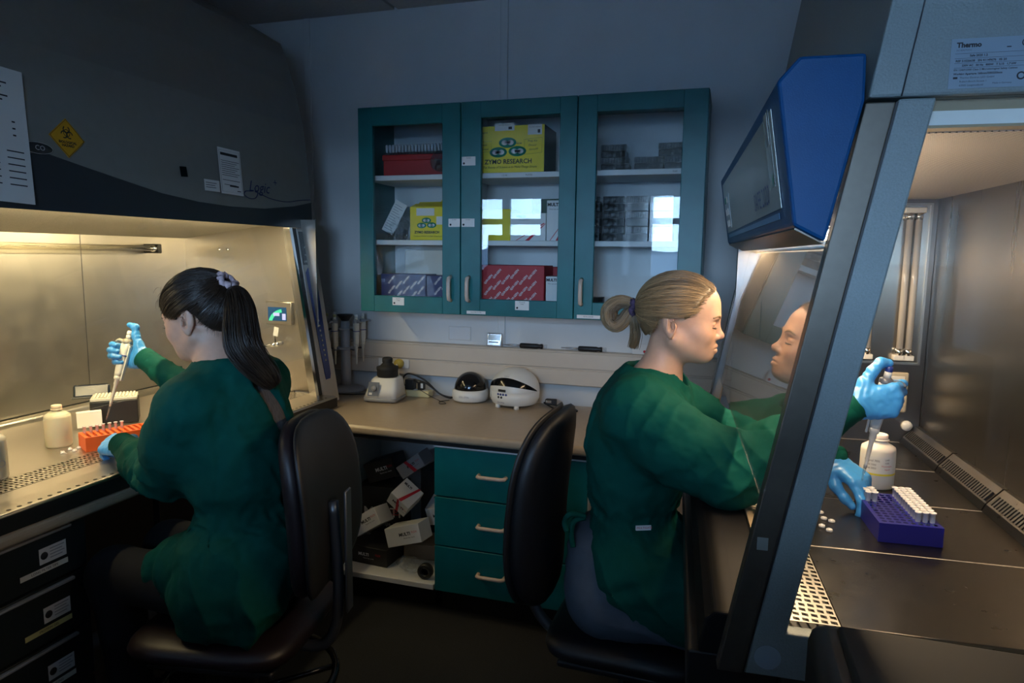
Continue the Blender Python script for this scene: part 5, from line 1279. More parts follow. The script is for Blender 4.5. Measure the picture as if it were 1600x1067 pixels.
def vnormals(P, F):
    fn = np.cross(P[F[:, 2]] - P[F[:, 0]], P[F[:, 3]] - P[F[:, 1]]); N = np.zeros_like(P)
    for k in range(4): np.add.at(N, F[:, k], fn)
    return N / (np.linalg.norm(N, axis=1)[:, None] + 1e-12)
def np_mesh(name, P, F, material, parent=None, cols=None, smooth=True, **kw):
    me = bpy.data.meshes.new(name); P = np.asarray(P, np.float32); F = np.asarray(F, np.int32); nf, k = F.shape
    me.vertices.add(len(P)); me.vertices.foreach_set('co', P.ravel()); me.loops.add(nf * k); me.loops.foreach_set('vertex_index', F.ravel())
    me.polygons.add(nf); me.polygons.foreach_set('loop_start', np.arange(0, nf * k, k, dtype=np.int32)); me.polygons.foreach_set('use_smooth', np.full(nf, smooth))
    me.update(calc_edges=True); me.validate()
    if cols is not None:
        at = me.attributes.new('col', 'FLOAT_COLOR', 'POINT'); at.data.foreach_set('color', np.concatenate([cols, np.ones((len(P), 1))], 1).astype(np.float32).ravel())
    me.materials.append(material); o = bpy.data.objects.new(name, me); COL.objects.link(o)
    if parent is not None: o.parent = parent
    return tag(o, **kw)
def strands(name, paths, radius, material, parent, base, var, seed=0, taper=True, sides=3):
    """paths (n, m, 3): many fine hair tubes joined in one part"""
    r_ = np.random.default_rng(seed); n, m, _ = paths.shape
    t = np.gradient(paths, axis=1); t /= np.linalg.norm(t, axis=2, keepdims=True) + 1e-12
    up_ = r_.normal(size=(n, 1, 3)); u = np.cross(t, up_); u /= np.linalg.norm(u, axis=2, keepdims=True) + 1e-12; w = np.cross(t, u)
    prof = np.sin(np.linspace(.25, 2.9, m))[None, :, None] ** .5 if taper else np.ones((1, m, 1)); rad = radius * r_.uniform(.7, 1.3, (n, 1, 1)) * prof
    ring = np.stack([paths + rad * (u * math.cos(a) + w * math.sin(a)) for a in np.arange(sides) * 2 * math.pi / sides], 2)
    P = ring.reshape(-1, 3); b = np.arange(n)[:, None, None] * m * sides + np.arange(m - 1)[None, :, None] * sides + np.arange(sides)[None, None, :]
    nx_ = (np.arange(sides) + 1) % sides; b2 = np.arange(n)[:, None, None] * m * sides + np.arange(m - 1)[None, :, None] * sides + nx_[None, None, :]
    F = np.stack([b, b2, b2 + sides, b + sides], 3).reshape(-1, 4)
    f = r_.normal(1, var * .45, (n, 1)) * (1 + var * 1.6 * noise3(paths[:, paths.shape[1] // 3], seed + 50, 70))[:, None]; f = np.clip(f, .25, 2.2); col = np.clip(np.asarray(base)[None] * f, 0, 1); cols = np.repeat(col, m * sides, axis=0)
    return np_mesh(name, P, F, material, parent, cols, kind='stuff')
def noise3(P, seed, scale):
    """smooth value noise, P (n,3)"""
    r_ = np.random.default_rng(seed); G = r_.uniform(-1, 1, (24, 24, 24)); q = P * scale; i = np.floor(q).astype(int); f = q - i; f = f * f * (3 - 2 * f); out = 0
    for a in (0, 1):
        for b in (0, 1):
            for c in (0, 1):
                w = (f[:, 0] if a else 1 - f[:, 0]) * (f[:, 1] if b else 1 - f[:, 1]) * (f[:, 2] if c else 1 - f[:, 2])
                out = out + w * G[(i[:, 0] + a) % 24, (i[:, 1] + b) % 24, (i[:, 2] + c) % 24]
    return out
def axis_grid(lo, hi, coarse, f0=None, f1=None, fine=None):
    if f0 is None: return np.arange(lo, hi + coarse, coarse)
    a = np.arange(f0, lo, -coarse)[1:][::-1]; b = np.arange(f0, f1, fine); c = np.arange(f1, hi, coarse)
    return np.concatenate([a, b, c])

def xform(M, p): return np.array((M @ Vector(p))[:])
def head_prims(S, M):
    R = np.array(M.to_3x3()); P = lambda *p: xform(M, p)
    S.ell(P(.002, 0, .036), (.090, .071, .082), R, .01); S.ell(P(.045, 0, .045), (.057, .059, .054), R, .03); S.ell(P(.042, 0, -.02), (.053, .056, .075), R, .03)
    S.rc(P(.086, -.026, .017), P(.086, .026, .017), .0145, k=.02)
    for s_ in (-1, 1):
        S.ell(P(.062, s_ * .033, -.026), (.028, .024, .028), R, .025); S.rc(P(.0, s_ * .050, -.042), P(.066, s_ * .016, -.082), .018, .013, .03)
    S.ell(P(.078, 0, -.056), (.019, .025, .026), R, .02); S.ell(P(.074, 0, -.084), (.0165, .018, .0125), R, .02); S.ell(P(.035, 0, -.062), (.045, .042, .028), R, .03)
    for s_ in (-1, 1): S.ell(P(.101, s_ * .031, .001), (.0125, .0165, .0095), R, .012, 's')
    S.rc(P(.093, 0, .006), P(.1085, 0, -.026), .0070, .0080, .014); S.ell(P(.1095, 0, -.0295), (.0092, .0088, .0085), R, .008)
    for s_ in (-1, 1):
        S.ell(P(.099, s_ * .0105, -.0335), (.0085, .0062, .0068), R, .006); S.ell(P(.082, s_ * .031, -.0015), (.0128, .0145, .0125), R, .005)
        S.rc(P(.094, s_ * .021, .0045), P(.092, s_ * .042, .002), .0022, .0016, .006)
        S.ell(P(.1035, s_ * .0055, -.0395), (.0035, .0026, .0028), R, .002, 's')
        S.rc(P(.0910, s_ * .0200, -.0600), P(.1000, s_ * .004, -.0560), .0030, .0050, .006); S.rc(P(.0910, s_ * .0175, -.0640), P(.0980, 0, -.0680), .0036, .0060, .006)
    for s_ in (-1, 1): S.rc(P(.0935, s_ * .0215, -.0620), P(.1050, 0, -.0615), .0012, .0018, .002, 's')
    for s_ in (-1, 1):   # ears
        Re = R @ np.array(Matrix.Rotation(math.radians(-14), 3, 'Y') @ Matrix.Rotation(math.radians(s_ * 22), 3, 'Z'))
        S.ell(P(-.014, s_ * .0770, -.003), (.0185, .0062, .0320), Re, .006); S.ell(P(-.0105, s_ * .0825, .000), (.0120, .0062, .0215), Re, .004, 's'); S.ell(P(-.006, s_ * .0800, -.006), (.0070, .0075, .0090), Re, .003, 's')
        S.ell(P(.002, s_ * .0765, -.005), (.0040, .0042, .0065), Re, .004); S.rc(P(-.018, s_ * .0790, .012), P(-.017, s_ * .0785, -.012), .0028, .0026, .004); S.ell(P(-.009, s_ * .0745, -.031), (.0075, .0048, .0085), Re, .006)
def lip_color(P, M):
    Mi = np.array(M.inverted()); q = P @ Mi[:3, :3].T + Mi[:3, 3]; skin = V(.53, .305, .21); col = np.tile(skin, (len(P), 1))
    def seg(a, b):
        a, b = V(*a), V(*b); d = b - a; t = np.clip(((q - a) @ d) / (d @ d), 0, 1); return np.linalg.norm(q - a - t[:, None] * d, axis=1)
    lip = np.minimum.reduce([seg((.0905, s_ * .019, -.060), (.0985, 0, -.056)) - .0035 for s_ in (-1, 1)] + [seg((.0905, s_ * .0165, -.064), (.0965, 0, -.0675)) - .0042 for s_ in (-1, 1)])
    w = np.clip(1 - lip / .0022, 0, 1)[:, None]; col = col * (1 - w) + V(.42, .15, .125) * w
    ch = np.exp(-(np.linalg.norm((q - V(.072, 0, -.024)) / V(.03, .06, .022), axis=1) ** 2))[:, None] * .35 * (np.abs(q[:, 1:2]) > .02); col = col * (1 - ch) + V(.50, .22, .155) * ch
    n_ = np.exp(-(np.linalg.norm((q - V(.112, 0, -.03)) / .014, axis=1) ** 2))[:, None] * .25; col = col * (1 - n_) + V(.50, .21, .15) * n_
    return np.clip(col, 0, 1)
m_skin = mat('skin', (.66, .40, .29), .48, sss=.18, vcol='col', noise=.05, nscale=60, bump=.06, bscale=400)
m_gown = mat('green_gown', (.001, .066, .050), .8, noise=.05, nscale=50, spec=.12)
def add_creases(m, rot, stretch, scale, dist):
    nt = m.node_tree; b_ = nt.nodes['Principled BSDF']; L = nt.links.new
    t = nt.nodes.new('ShaderNodeTexCoord'); mp = nt.nodes.new('ShaderNodeMapping'); mp.inputs['Rotation'].default_value = [math.radians(q) for q in rot]; mp.inputs['Scale'].default_value = stretch
    n = nt.nodes.new('ShaderNodeTexNoise'); n.noise_type = 'RIDGED_MULTIFRACTAL'; n.inputs['Scale'].default_value = scale; n.inputs['Detail'].default_value = 2.0; n.inputs['Distortion'].default_value = .6
    w = nt.nodes.new('ShaderNodeTexNoise'); w.inputs['Scale'].default_value = 900
    b1 = nt.nodes.new('ShaderNodeBump'); b1.inputs['Strength'].default_value = .8; b1.inputs['Distance'].default_value = dist
    b2 = nt.nodes.new('ShaderNodeBump'); b2.inputs['Strength'].default_value = .25; b2.inputs['Distance'].default_value = .001
    L(t.outputs['Object'], mp.inputs[0]); L(mp.outputs[0], n.inputs['Vector']); L(t.outputs['Object'], w.inputs['Vector']); L(n.outputs['Fac'], b1.inputs['Height']); L(w.outputs['Fac'], b2.inputs['Height']); L(b1.outputs[0], b2.inputs['Normal']); L(b2.outputs[0], b_.inputs['Normal'])
add_creases(m_gown, (0, 28, 20), (.7, 1.0, 1.5), 8.0, .020)
m_glove = mat('blue_nitrile', (.045, .27, .66), .38, bump=.12, bscale=90, noise=.04, nscale=30)
m_hairA = mat('blonde_hair', (.32, .21, .11), .38, vcol='col', spec=.6)
m_hairB = mat('brown_hair', (.03, .017, .010), .35, vcol='col', spec=.6)
m_pants = mat('slate_trousers', (.055, .075, .105), .85, noise=.08, nscale=40, bump=.2, bscale=500)
m_scrA = mat('dark_scrunchie', (.05, .03, .07), .8, noise=.8, nscale=120)
m_scrB = mat('pale_scrunchie', (.46, .34, .36), .8, noise=.35, nscale=110)
m_knit = mat('grey_knit', (.14, .125, .12), .9, noise=.35, nscale=60, stretch=(1, 9, 1), bump=.5)
m_navytop = mat('navy_top', (.008, .010, .020), .8)

FING = {'i': (.088, .027, (.042, .025, .021)), 'm': (.091, .009, (.046, .029, .022)), 'r': (.086, -.009, (.043, .027, .021)), 'p': (.077, -.0255, (.033, .020, .018))}
def hand_mesh(s_, curls, thumb, res=.0021, spread=4, cuff=True):
    """glove in hand space: x to fingers, z back of hand, thumb on the s_*y side; curls: finger -> (mcp, pip, dip) degrees"""
    S = SDF(np.arange(-.075, .20, res), np.arange(-.085, .125, res) if s_ > 0 else np.arange(-.125, .085, res), np.arange(-.105, .045, res))
    S.chain([(-.034, 0, 0), (-.015, 0, 0), (.005, 0, 0)], [.0225, .0235, .024], .015)
    S.ell((.045, 0, -.002), (.046, .036, .0145), None, .02)
    for n_, (kx, ky, ln) in FING.items():
        y = ky * s_; S.rc((.005, y * .55, 0), (kx, y, .001), .0145, .0118, .012)
        a, b, c = curls[n_]; sp = math.radians(spread * ky / .027); d = 0; p = V(kx, y, .0); r = [.0104, .0098, .0090, .0076] if n_ != 'p' else [.0092, .0086, .0080, .0068]
        for q, (L_, an) in enumerate(zip(ln, (a, b, c))):
            d += math.radians(an); e = p + L_ * V(math.cos(d) * math.cos(sp), s_ * math.sin(sp) * math.cos(d), -math.sin(d)); S.rc(p, e, r[q], r[q + 1], .004 if q else .008); p = e
    T_ = [V(x, y * s_, z) for x, y, z in thumb]; S.rc(V(.012, .012 * s_, -.006), T_[0], .018, .0155, .016); S.chain(T_, [.0150, .0122, .0108, .0088], .008)
    P, F = S.mesh(1); N = vnormals(P, F); P = P + N * (.0007 * noise3(P * V(1, 1, 1) + 5, 3, 120) + .0006 * np.sin(P[:, 0] * 420 + 3 * np.sin(P[:, 1] * 90)) * np.exp(-((P[:, 0] - .01) / .05) ** 2))[:, None]
    return P, F
def glove(parent, M, s_, curls, thumb, **kw):
    P, F = hand_mesh(s_, curls, thumb); A = np.array(M); P = P @ A[:3, :3].T + A[:3, 3]
    return np_mesh('glove', P, F, m_glove, parent, label='blue nitrile glove', **kw)
def hand_frame(o_, x, z):
    x = Vector(x).normalized(); z = Vector(z); z = (z - x * z.dot(x)).normalized(); y = z.cross(x); m = Matrix((x, y, z)).transposed().to_4x4(); m.translation = Vector(o_); return m

def hair_cap(M, parent, material, base, hl_x, hl_z, nape, infl=.009, name='hair'):
    """cap over the skull, cut along the hairline; hl_z -> hl_x gives the front edge, nape (x, z) the lower edge"""
    S = SDF(np.arange(-.125, .115, .003), np.arange(-.10, .10, .003), np.arange(-.11, .15, .003))
    S.ell((.002 - .004, 0, .036), (.092 + infl, .071 + infl * .9, .081 + infl * .7), None, .01); S.ell((.040, 0, .045), (.060, .063, .058), None, .03); S.ell((-.046, 0, -.008), (.040, .050, .046), None, .04)
    X = S.ax[0][:, None, None]; Y = np.abs(S.ax[1])[None, :, None]; Z = S.ax[2][None, None, :]
    xh = np.interp(Z, hl_z, hl_x) + .0 * Y + np.where(Z > .05, .018 * (1 - np.clip(Y / .06, 0, 1) ** 2), 0)
    zb = np.interp(X, nape[0], nape[1]); cut = np.maximum(X - xh, zb - Z)
    S.v = np.maximum(S.v, cut.astype(np.float32)); P, F = S.mesh(2); A = np.array(M)
    P2 = P @ A[:3, :3].T + A[:3, 3]; cols = np.tile(np.asarray(base) * .8, (len(P), 1)) * (1 + .25 * noise3(P * V(1, 3, 3), 5, 90))[:, None]
    return np_mesh(name, P2, F, material, parent, np.clip(cols, 0, 1), label='hair pulled back from the face')
def cap_paths(starts, tie, n, m=18, off=(.000, .006), R=(.103, .080, .089), c0=(-.002, 0, .036), jit=.0035, seed=1):
    r_ = np.random.default_rng(seed); c0 = V(*c0); R = V(*R); st = np.array(starts, float); seg = r_.uniform(0, len(st) - 1, n); i = np.floor(seg).astype(int).clip(0, len(st) - 2); f = (seg - i)[:, None]
    S0 = st[i] * (1 - f) + st[i + 1] * f; S0 = S0 + r_.normal(0, jit, (n, 3)) * V(1.5, .6, .8); sd = np.where(r_.random(n) < .5, -1, 1); S0[:, 1] *= sd
    T0 = V(*tie) + r_.normal(0, .005, (n, 3)); t = np.linspace(0, 1, m)[None, :, None]; of = r_.uniform(off[0], off[1], (n, 1, 1)) + .0015 * np.sin(t * r_.uniform(4, 9, (n, 1, 1)) + r_.uniform(0, 6, (n, 1, 1)))
    L_ = (S0 - c0)[:, None] * (1 - t) + (T0 - c0)[:, None] * t; d = L_ / np.linalg.norm(L_, axis=2, keepdims=True); rs = 1 / np.linalg.norm(d / R, axis=2, keepdims=True) + of
    r0 = np.linalg.norm(S0 - c0, axis=1)[:, None, None]; rT = np.linalg.norm(T0 - c0, axis=1)[:, None, None]
    b0 = np.clip(t / .25, 0, 1); b0 = b0 * b0 * (3 - 2 * b0); r0 = np.minimum(r0, rs + .002); rr = r0 * (1 - b0) + rs * b0; b1 = np.clip((t - .8) / .2, 0, 1) ** 2; rr = rr * (1 - b1) + rT * b1
    return c0 + d * rr
def bundle(path, n, rad, m=26, seed=2, fray=0.0, flat=(1, 1)):
    """n strands following a centre path with a radius profile"""
    r_ = np.random.default_rng(seed); pts = np.array([p[:] for p in bez(path, 12)]); s_ = np.linspace(0, len(pts) - 1, m); C = np.stack([np.interp(s_, np.arange(len(pts)), pts[:, k]) for k in range(3)], 1)
    t = np.gradient(C, axis=0); t /= np.linalg.norm(t, axis=1)[:, None]; u = np.cross(t, V(0, 1, 0)); u /= np.linalg.norm(u, axis=1)[:, None] + 1e-9; w = np.cross(t, u)
    rp = np.interp(np.linspace(0, 1, m), np.linspace(0, 1, len(rad)), rad); a = r_.uniform(0, 6.283, (n, 1)); q = np.sqrt(r_.uniform(.15, 1, (n, 1))); a = a + np.linspace(0, 1, m)[None] * r_.normal(0, .5, (n, 1))
    fr = 1 + fray * np.linspace(0, 1, m)[None] ** 3 * r_.normal(0, 1, (n, 1))
    P = C[None] + (np.cos(a) * q * rp * fr * flat[0])[..., None] * u[None] + (np.sin(a) * q * rp * fr * flat[1])[..., None] * w[None]
    if fray: # uneven strand lengths
        cut = 1 - np.abs(r_.normal(0, .07, (n, 1))); idx = np.linspace(0, 1, m)[None] * cut * (m - 1); i0 = np.floor(idx).astype(int).clip(0, m - 2); f = (idx - i0)[..., None]; ii = np.arange(n)[:, None]; P = P[ii, i0] * (1 - f) + P[ii, i0 + 1] * f
    return P
def to_world(paths, M): A = np.array(M); return paths @ A[:3, :3].T + A[:3, 3]
def scrunchie(parent, M, c, axis, R0, r0, m, n=30):
    ax_ = Vector(axis).normalized(); u = ax_.orthogonal().normalized(); w = ax_.cross(u); pts = []; rs = []
    for k in range(n):
        a = 2 * math.pi * k / n; rr = R0 * (1 + .08 * math.sin(5 * a)); pts.append(M @ (Vector(c) + (u * math.cos(a) + w * math.sin(a)) * rr + ax_ * .004 * math.sin(7 * a))); rs.append(r0 * (1 + .35 * math.sin(9 * a + 1)))
    MB().tube(pts, rs, 10, closed=True).build('hair_tie', m, parent)
def rsin(ph):
    """cloth-like wave: sharp folds, wide valleys"""
    return 1.0 - 2.0 * np.abs(np.sin(ph * .5)) ** .55
def wrinkle(P, N, specs):
    """specs: limb creases (a, b, centre t, spread, amp, freq, seed) added along the normal"""
    d = np.zeros(len(P))
    for (a, b, tc_, sp, amp, fq, sd, rad) in specs:
        a, b = V(*a), V(*b); ab = b - a; L_ = np.linalg.norm(ab); u = ab / L_; t = ((P - a) @ u) / L_; rad_v = (P - a) - np.outer((P - a) @ u, u); dist = np.linalg.norm(rad_v, axis=1)
        e1 = np.cross(u, V(0, 0, 1)); e1 /= np.linalg.norm(e1) + 1e-9; e2 = np.cross(u, e1); ang = np.arctan2(rad_v @ e2, rad_v @ e1)
        env = np.exp(-((t - tc_) / sp) ** 2) * np.clip(1.6 - dist / rad, 0, 1); nz = noise3(P, sd, 14)
        d += amp * env * rsin(t * fq * 1.5 + 1.9 * np.sin(ang * 1 + sd) + 3.4 * nz) * (.55 + .45 * np.sin(ang * 2 + sd * 1.7))
    return P + N * d[:, None]
def brow_lash(parent, M, base, lash=True):
    for s_ in (-1, 1):
        MB().tube([M @ Vector(p) for p in bez([(.1045, s_ * .011, .0160), (.1050, s_ * .022, .0205), (.1010, s_ * .034, .0230), (.0895, s_ * .047, .0185)], 6)], [.0024] * 6 + [.0030] * 6 + [.0022] * 6 + [.0010], 6).build('eyebrow', mat('brow_' + parent.name, base, .7), parent)
        if lash:
            el = MB(); ln_ = bez([(.0905, s_ * .0205, -.0055), (.0945, s_ * .031, -.0085), (.0895, s_ * .0430, -.0060)], 6); el.tube([M @ p for p in ln_], .0013, 6)
            for p in ln_[1::1]: el.tube([M @ p, M @ (p + Vector((.0030, s_ * (abs(p.y) - .031) * .16, -.0012))), M @ (p + Vector((.0062, s_ * (abs(p.y) - .031) * .35, .0008)))], [.0006, .0005, .0002], 4)
            el.build('eyelashes', m_black, parent)

def ridges(P, N, Q, seed, scale, amp, mask=1.0):
    d = 0
    for q, (f, a, w) in enumerate(((1, 1, .20), (1.8, .5, .20))):
        n_ = noise3(Q + 3.3 * q, seed + q, scale * f); d = d - a * np.exp(-(n_ / w) ** 2) + .35 * a * np.exp(-((np.abs(n_) - 2.0 * w) / (1.0 * w)) ** 2)
    return P + N * (amp * d * mask)[:, None]
# ------------------------------------------------------------------ blonde woman at the right cabinet (faces +X)
def build_right():
    M = hand_frame((-.1085, 1.80, 1.254), (1, -.02, -.035), (.035, 0, 1))   # head frame: x forward, z up
    cy = 1.80
    shR, elR, wrR = V(-.185, 1.640, 1.035), V(.035, 1.600, .930), V(.277, 1.630, 1.090)
    shL, elL, wrL = V(-.165, 1.960, 1.035), V(.045, 1.935, .930), V(.268, 1.726, .946)
    neck = V(-.152, cy, 1.085)
    # body
    S = SDF(axis_grid(-.47, .34, .012, -.225, .03, .0022), axis_grid(1.50, 2.10, .012, 1.705, 1.895, .0024), axis_grid(.0, 1.41, .012, 1.10, 1.39, .0022))
    S.ell((-.205, cy, .93), (.10, .150, .165), k=.04); S.ell((-.21, cy, .74), (.10, .135, .16), k=.06); S.ell((-.25, cy, .55), (.11, .165, .11), k=.06)
    S.rc((-.185, 1.66, 1.03), (-.185, 1.94, 1.03), .048, k=.05); S.rc(neck, xform(M, (-.018, 0, -.045)), .054, .047, k=.05); S.rc(neck + V(-.02, 0, -.04), neck + V(-.012, 0, -.005), .08, .058, k=.05)
    for a, b, c in ((shR, elR, wrR), (shL, elL, wrL)): S.chain([a, b, c], [.045, .036, .025], .02)
    for y in (1.71, 1.89): S.chain([(-.24, y, .50), (.14, y - .01, .50), (.10, y - .01, .10)], [.078, .055, .040], .03); S.rc((.09, y - .01, .07), (.22, y - .01, .05), .035, .03, .02)
    head_prims(S, M)
    P, F = S.mesh(1); cols = lip_color(P, M)
    per = np_mesh('person', P, F, m_skin, None, cols, label='blonde woman in a green gown and blue gloves pipetting at the right cabinet', cat='person')
    # trousers and shoes
    S = SDF(np.arange(-.47, .32, .009), np.arange(1.54, 2.06, .009), np.arange(.06, .75, .009))
    S.ell((-.255, cy, .545), (.130, .185, .130), k=.05); S.ell((-.27, cy, .64), (.10, .155, .08), k=.06)
    for y in (1.70, 1.90): S.chain([(-.26, y, .515), (.145, y - .01, .51), (.11, y - .01, .10)], [.098, .070, .052], .04)
    P, F = S.mesh(2); N = vnormals(P, F); P = wrinkle(P, N, [((-.30, cy, .44), (-.20, cy, .68), .35, .5, .0045, 26, 3, .5)]); np_mesh('trousers', P, F, m_pants, per, label='slate blue trousers')
    for y in (1.69, 1.89):
        S = SDF(np.arange(.0, .32, .007), np.arange(y - .08, y + .08, .007), np.arange(-.01, .16, .007)); S.rc((.09, y, .05), (.22, y, .04), .046, .042, .02); S.rc((.10, y, .06), (.11, y, .12), .052, .05, .02)
        S.v = np.maximum(S.v, -(S.ax[2][None, None, :] - .002)); P, F = S.mesh(1); np_mesh('shoe', P, F, m_rubber, per)
    # dark top seen in the back opening
    S = SDF(np.arange(-.40, -.02, .009), np.arange(1.60, 2.0, .009), np.arange(.66, 1.12, .009)); S.ell((-.214, cy, .93), (.118, .140, .155), k=.04); S.rc((-.19, 1.72, 1.025), (-.19, 1.88, 1.025), .048, k=.05); S.rc(neck + V(-.04, 0, -.075), neck + V(-.028, 0, -.03), .082, .060, k=.04)
    P, F = S.mesh(1); np_mesh('undershirt', P, F, m_navytop, per)
    # gown
    h = .0052; S = SDF(np.arange(-.45, .34, h), np.arange(1.50, 2.12, h), np.arange(.40, 1.15, h))
    S.ell((-.205, cy, .935), (.132, .178, .165), k=.05); S.ell((-.205, cy, .79), (.128, .165, .15), k=.07); S.ell((-.195, cy, .66), (.135, .178, .13), k=.06)
    S.rc((-.188, 1.655, 1.038), (-.185, 1.945, 1.038), .062, k=.06); S.rc(neck + V(-.022, 0, -.06), neck + V(-.012, 0, -.012), .105, .073, k=.06); S.rc(neck + V(-.02, 0, -.045), shR + V(.02, .02, .0), .075, .060, k=.08); S.rc(neck + V(-.02, 0, -.045), shL + V(.02, -.02, .0), .075, .060, k=.08); S.ell((-.13, cy, .95), (.085, .13, .10), k=.05)
    S.chain([shR, (shR + elR) / 2 + V(0, -.008, -.01), elR, (elR + wrR) / 2 + V(0, 0, -.012), wrR + (wrR - elR) * .02], [.062, .070, .067, .052, .036], .09)
    S.chain([shL, (shL + elL) / 2 + V(0, .012, -.01), elL, (elL + wrL) / 2, wrL], [.074, .072, .064, .052, .037], .03)
    for y in (1.69, 1.90): S.chain([(-.20, y, .60), (.02, y, .565), (.12, y, .54)], [.105, .095, .07], .06)
    S.ell((-.06, 1.64, .53), (.10, .04, .085), k=.05)
    # side split where the trousers show at the back, waist tie crease, neck opening
    S.ell((-.385, cy - .04, .56), (.135, .26, .165), np.array(Matrix.Rotation(math.radians(-18), 3, 'Y')), .02, 's')
    S.rc(neck + V(-.012, 0, .005), neck + V(.012, 0, .2), .066, .10, .006, 's'); S.ell(neck + V(.035, 0, .03), (.055, .05, .045), k=.006, op='s')
    S.rc((-.318, 1.712, 1.015), (-.330, 1.722, .925), .026, .010, .006, 's')
    P, F = S.mesh(1); N = vnormals(P, F)
    z, x, y = P[:, 2], P[:, 0], P[:, 1]
    P = wrinkle(P, N, [(tuple(shR), tuple(elR), 1.0, .42, .0075, 17, 1, .10), (tuple(elR), tuple(wrR), .25, .45, .0065, 24, 2, .09), (tuple(shL), tuple(elL), .9, .5, .006, 18, 4, .10), (tuple(elL), tuple(wrL), .4, .5, .006, 24, 5, .09), (tuple(shR), tuple(elR), .15, .25, .006, 20, 9, .11)])
    ws = np.exp(-((z - .735) / .055) ** 2) * (x < .02); P = P + N * (ws * (-.014 + .0065 * rsin(60 * z + 30 * x + 4 * noise3(P, 7, 14)) + .004 * noise3(P, 8, 60)))[:, None]
    tor = np.clip((1.0 - np.abs(z - .90) / .16), 0, 1) * (x < -.03); P = P + N * (tor * .0052 * rsin(34 * (x * .9 + z * 1.1) + 12 * y + 4.5 * noise3(P, 12, 8)) * (.5 + .5 * noise3(P, 14, 6)))[:, None]
    sk = np.clip((.70 - z) / .10, 0, 1); P = P + N * (sk * .007 * rsin(46 * x + 30 * z + 4 * noise3(P, 17, 8)))[:, None]
    P = P + N * (.0022 * noise3(P, 21, 38) + .001 * noise3(P, 22, 90))[:, None]
    N = vnormals(P, F); P = ridges(P, N, (P @ np.array([[.9, 0, -.45], [0, .8, 0], [.45, 0, .9]])) * V(.42, .8, 1.25), 31, 7, .0048, np.clip((1.06 - z) / .06, .25, 1))
    gw = np_mesh('gown', P, F, m_gown, per, label='green laboratory gown')
    for s0, e0 in ((elR, wrR),):
        d = (e0 - s0) / np.linalg.norm(e0 - s0); pts = [e0 + d * t for t in np.linspace(-.045, .022, 16)]
        MB().tube(pts, [.0345 + .0010 * math.sin(k * 2.2) for k in range(16)], 28).build('knit_cuff', m_gown, gw)
    d = (wrL - elL) / np.linalg.norm(wrL - elL); MB().tube([wrL + d * t for t in np.linspace(-.04, .02, 14)], [.034 + .001 * math.sin(k * 2.2) for k in range(14)], 28).build('knit_cuff', m_gown, gw)
    # small woven label on the near side of the gown
    from mathutils.bvhtree import BVHTree
    bv = BVHTree.FromPolygons([tuple(p) for p in P], [tuple(f) for f in F]); o_ = Vector((-.163, 1.40, .742)); hit, nrm, _, _ = bv.ray_cast(o_, Vector((0, 1, 0)))
    if hit:
        F2 = frame(hit + nrm * .002, (1, 0, .02), (0, 0, 1)); F2 = frame(hit + nrm * .003, Vector((0, 0, 1)).cross(nrm), (0, 0, 1)); tg = card(gw, 'woven_label', .040, .013, F2, m_paper, .001)
        text(tg, 'MULTIGATE', .0075, F2 @ T(.003, 0, .0014), m_redink)
    # waist ties hanging at the back
    tie_o = MB()
    MB().tube(bez([(-.318, 1.70, .735), (-.345, 1.69, .725), (-.352, 1.69, .69), (-.345, 1.685, .655)], 6), .008, 6).build('waist_tie', m_gown, gw); MB().tube(bez([(-.318, 1.70, .738), (-.350, 1.675, .75), (-.368, 1.68, .725), (-.36, 1.675, .70)], 6), .008, 6).build('waist_tie', m_gown, gw)
    # gloves
    ax_ = (PIP_R_TOP - PIP_R_TIP).normalized(); sc = (PIP_R_TOP - PIP_R_TIP).length / .308; G = PIP_R_TIP + ax_ * .222 * sc
    x = Vector((1, .05, 0)); x = (x - ax_ * x.dot(ax_)).normalized(); z = x.cross(ax_)
    x = (x * math.cos(math.radians(20)) + ax_ * math.sin(math.radians(20))).normalized()
    HM = hand_frame(G - x * .066 + z * .026, x, z)
    cu = dict(i=(52, 78, 40), m=(62, 88, 48), r=(66, 90, 50), p=(66, 88, 50))
    glove(per, HM, 1, cu, [(.030, .040, -.010), (.055, .068, -.016), (.074, .083, -.022), (.092, .079, -.027)])
    HL = hand_frame(wrL, (.62, -.70, -.34), (.30, -.30, .88))
    cu = dict(i=(30, 36, 26), m=(34, 42, 28), r=(42, 48, 30), p=(48, 50, 30))
    glove(per, HL, -1, cu, [(.030, .034, -.014), (.060, .038, -.028), (.088, .031, -.042), (.108, .024, -.050)])
    # hair: pulled back into a low looped tail
    base = V(.235, .150, .075)
    hl_z = [-.10, -.03, -.012, .004, .02, .05, .08, .105, .14]; hl_x = [-.045, -.040, -.030, .012, .036, .056, .068, .058, .03]
    hc = hair_cap(M, per, m_hairA, base * .75, hl_x, hl_z, ([-.13, -.085, -.055, -.036, -.012, .018, .03, .1], [-.056, -.052, -.022, .014, .028, .026, -.02, -.05]))
    st = [(.083, .0, .096), (.088, .020, .090), (.080, .042, .080), (.066, .055, .062), (.056, .061, .045), (.046, .066, .030), (.026, .071, .027), (.004, .074, .031), (-.02, .074, .032), (-.036, .073, .018), (-.055, .064, -.018), (-.075, .042, -.044), (-.086, .012, -.050)]
    tie = (-.113, 0, .028)
    strands('hair_strands', to_world(cap_paths(st, tie, 3400, seed=1), M), .00065, m_hairA, hc, base, .50, 1)
    top_st = [(.05, .0, .118), (.03, .03, .118), (.0, .05, .105), (.05, .035, .100)]
    strands('hair_strands', to_world(cap_paths(top_st, tie, 700, seed=5, off=(.002, .006)), M), .00065, m_hairA, hc, base * 1.1, .3, 2)
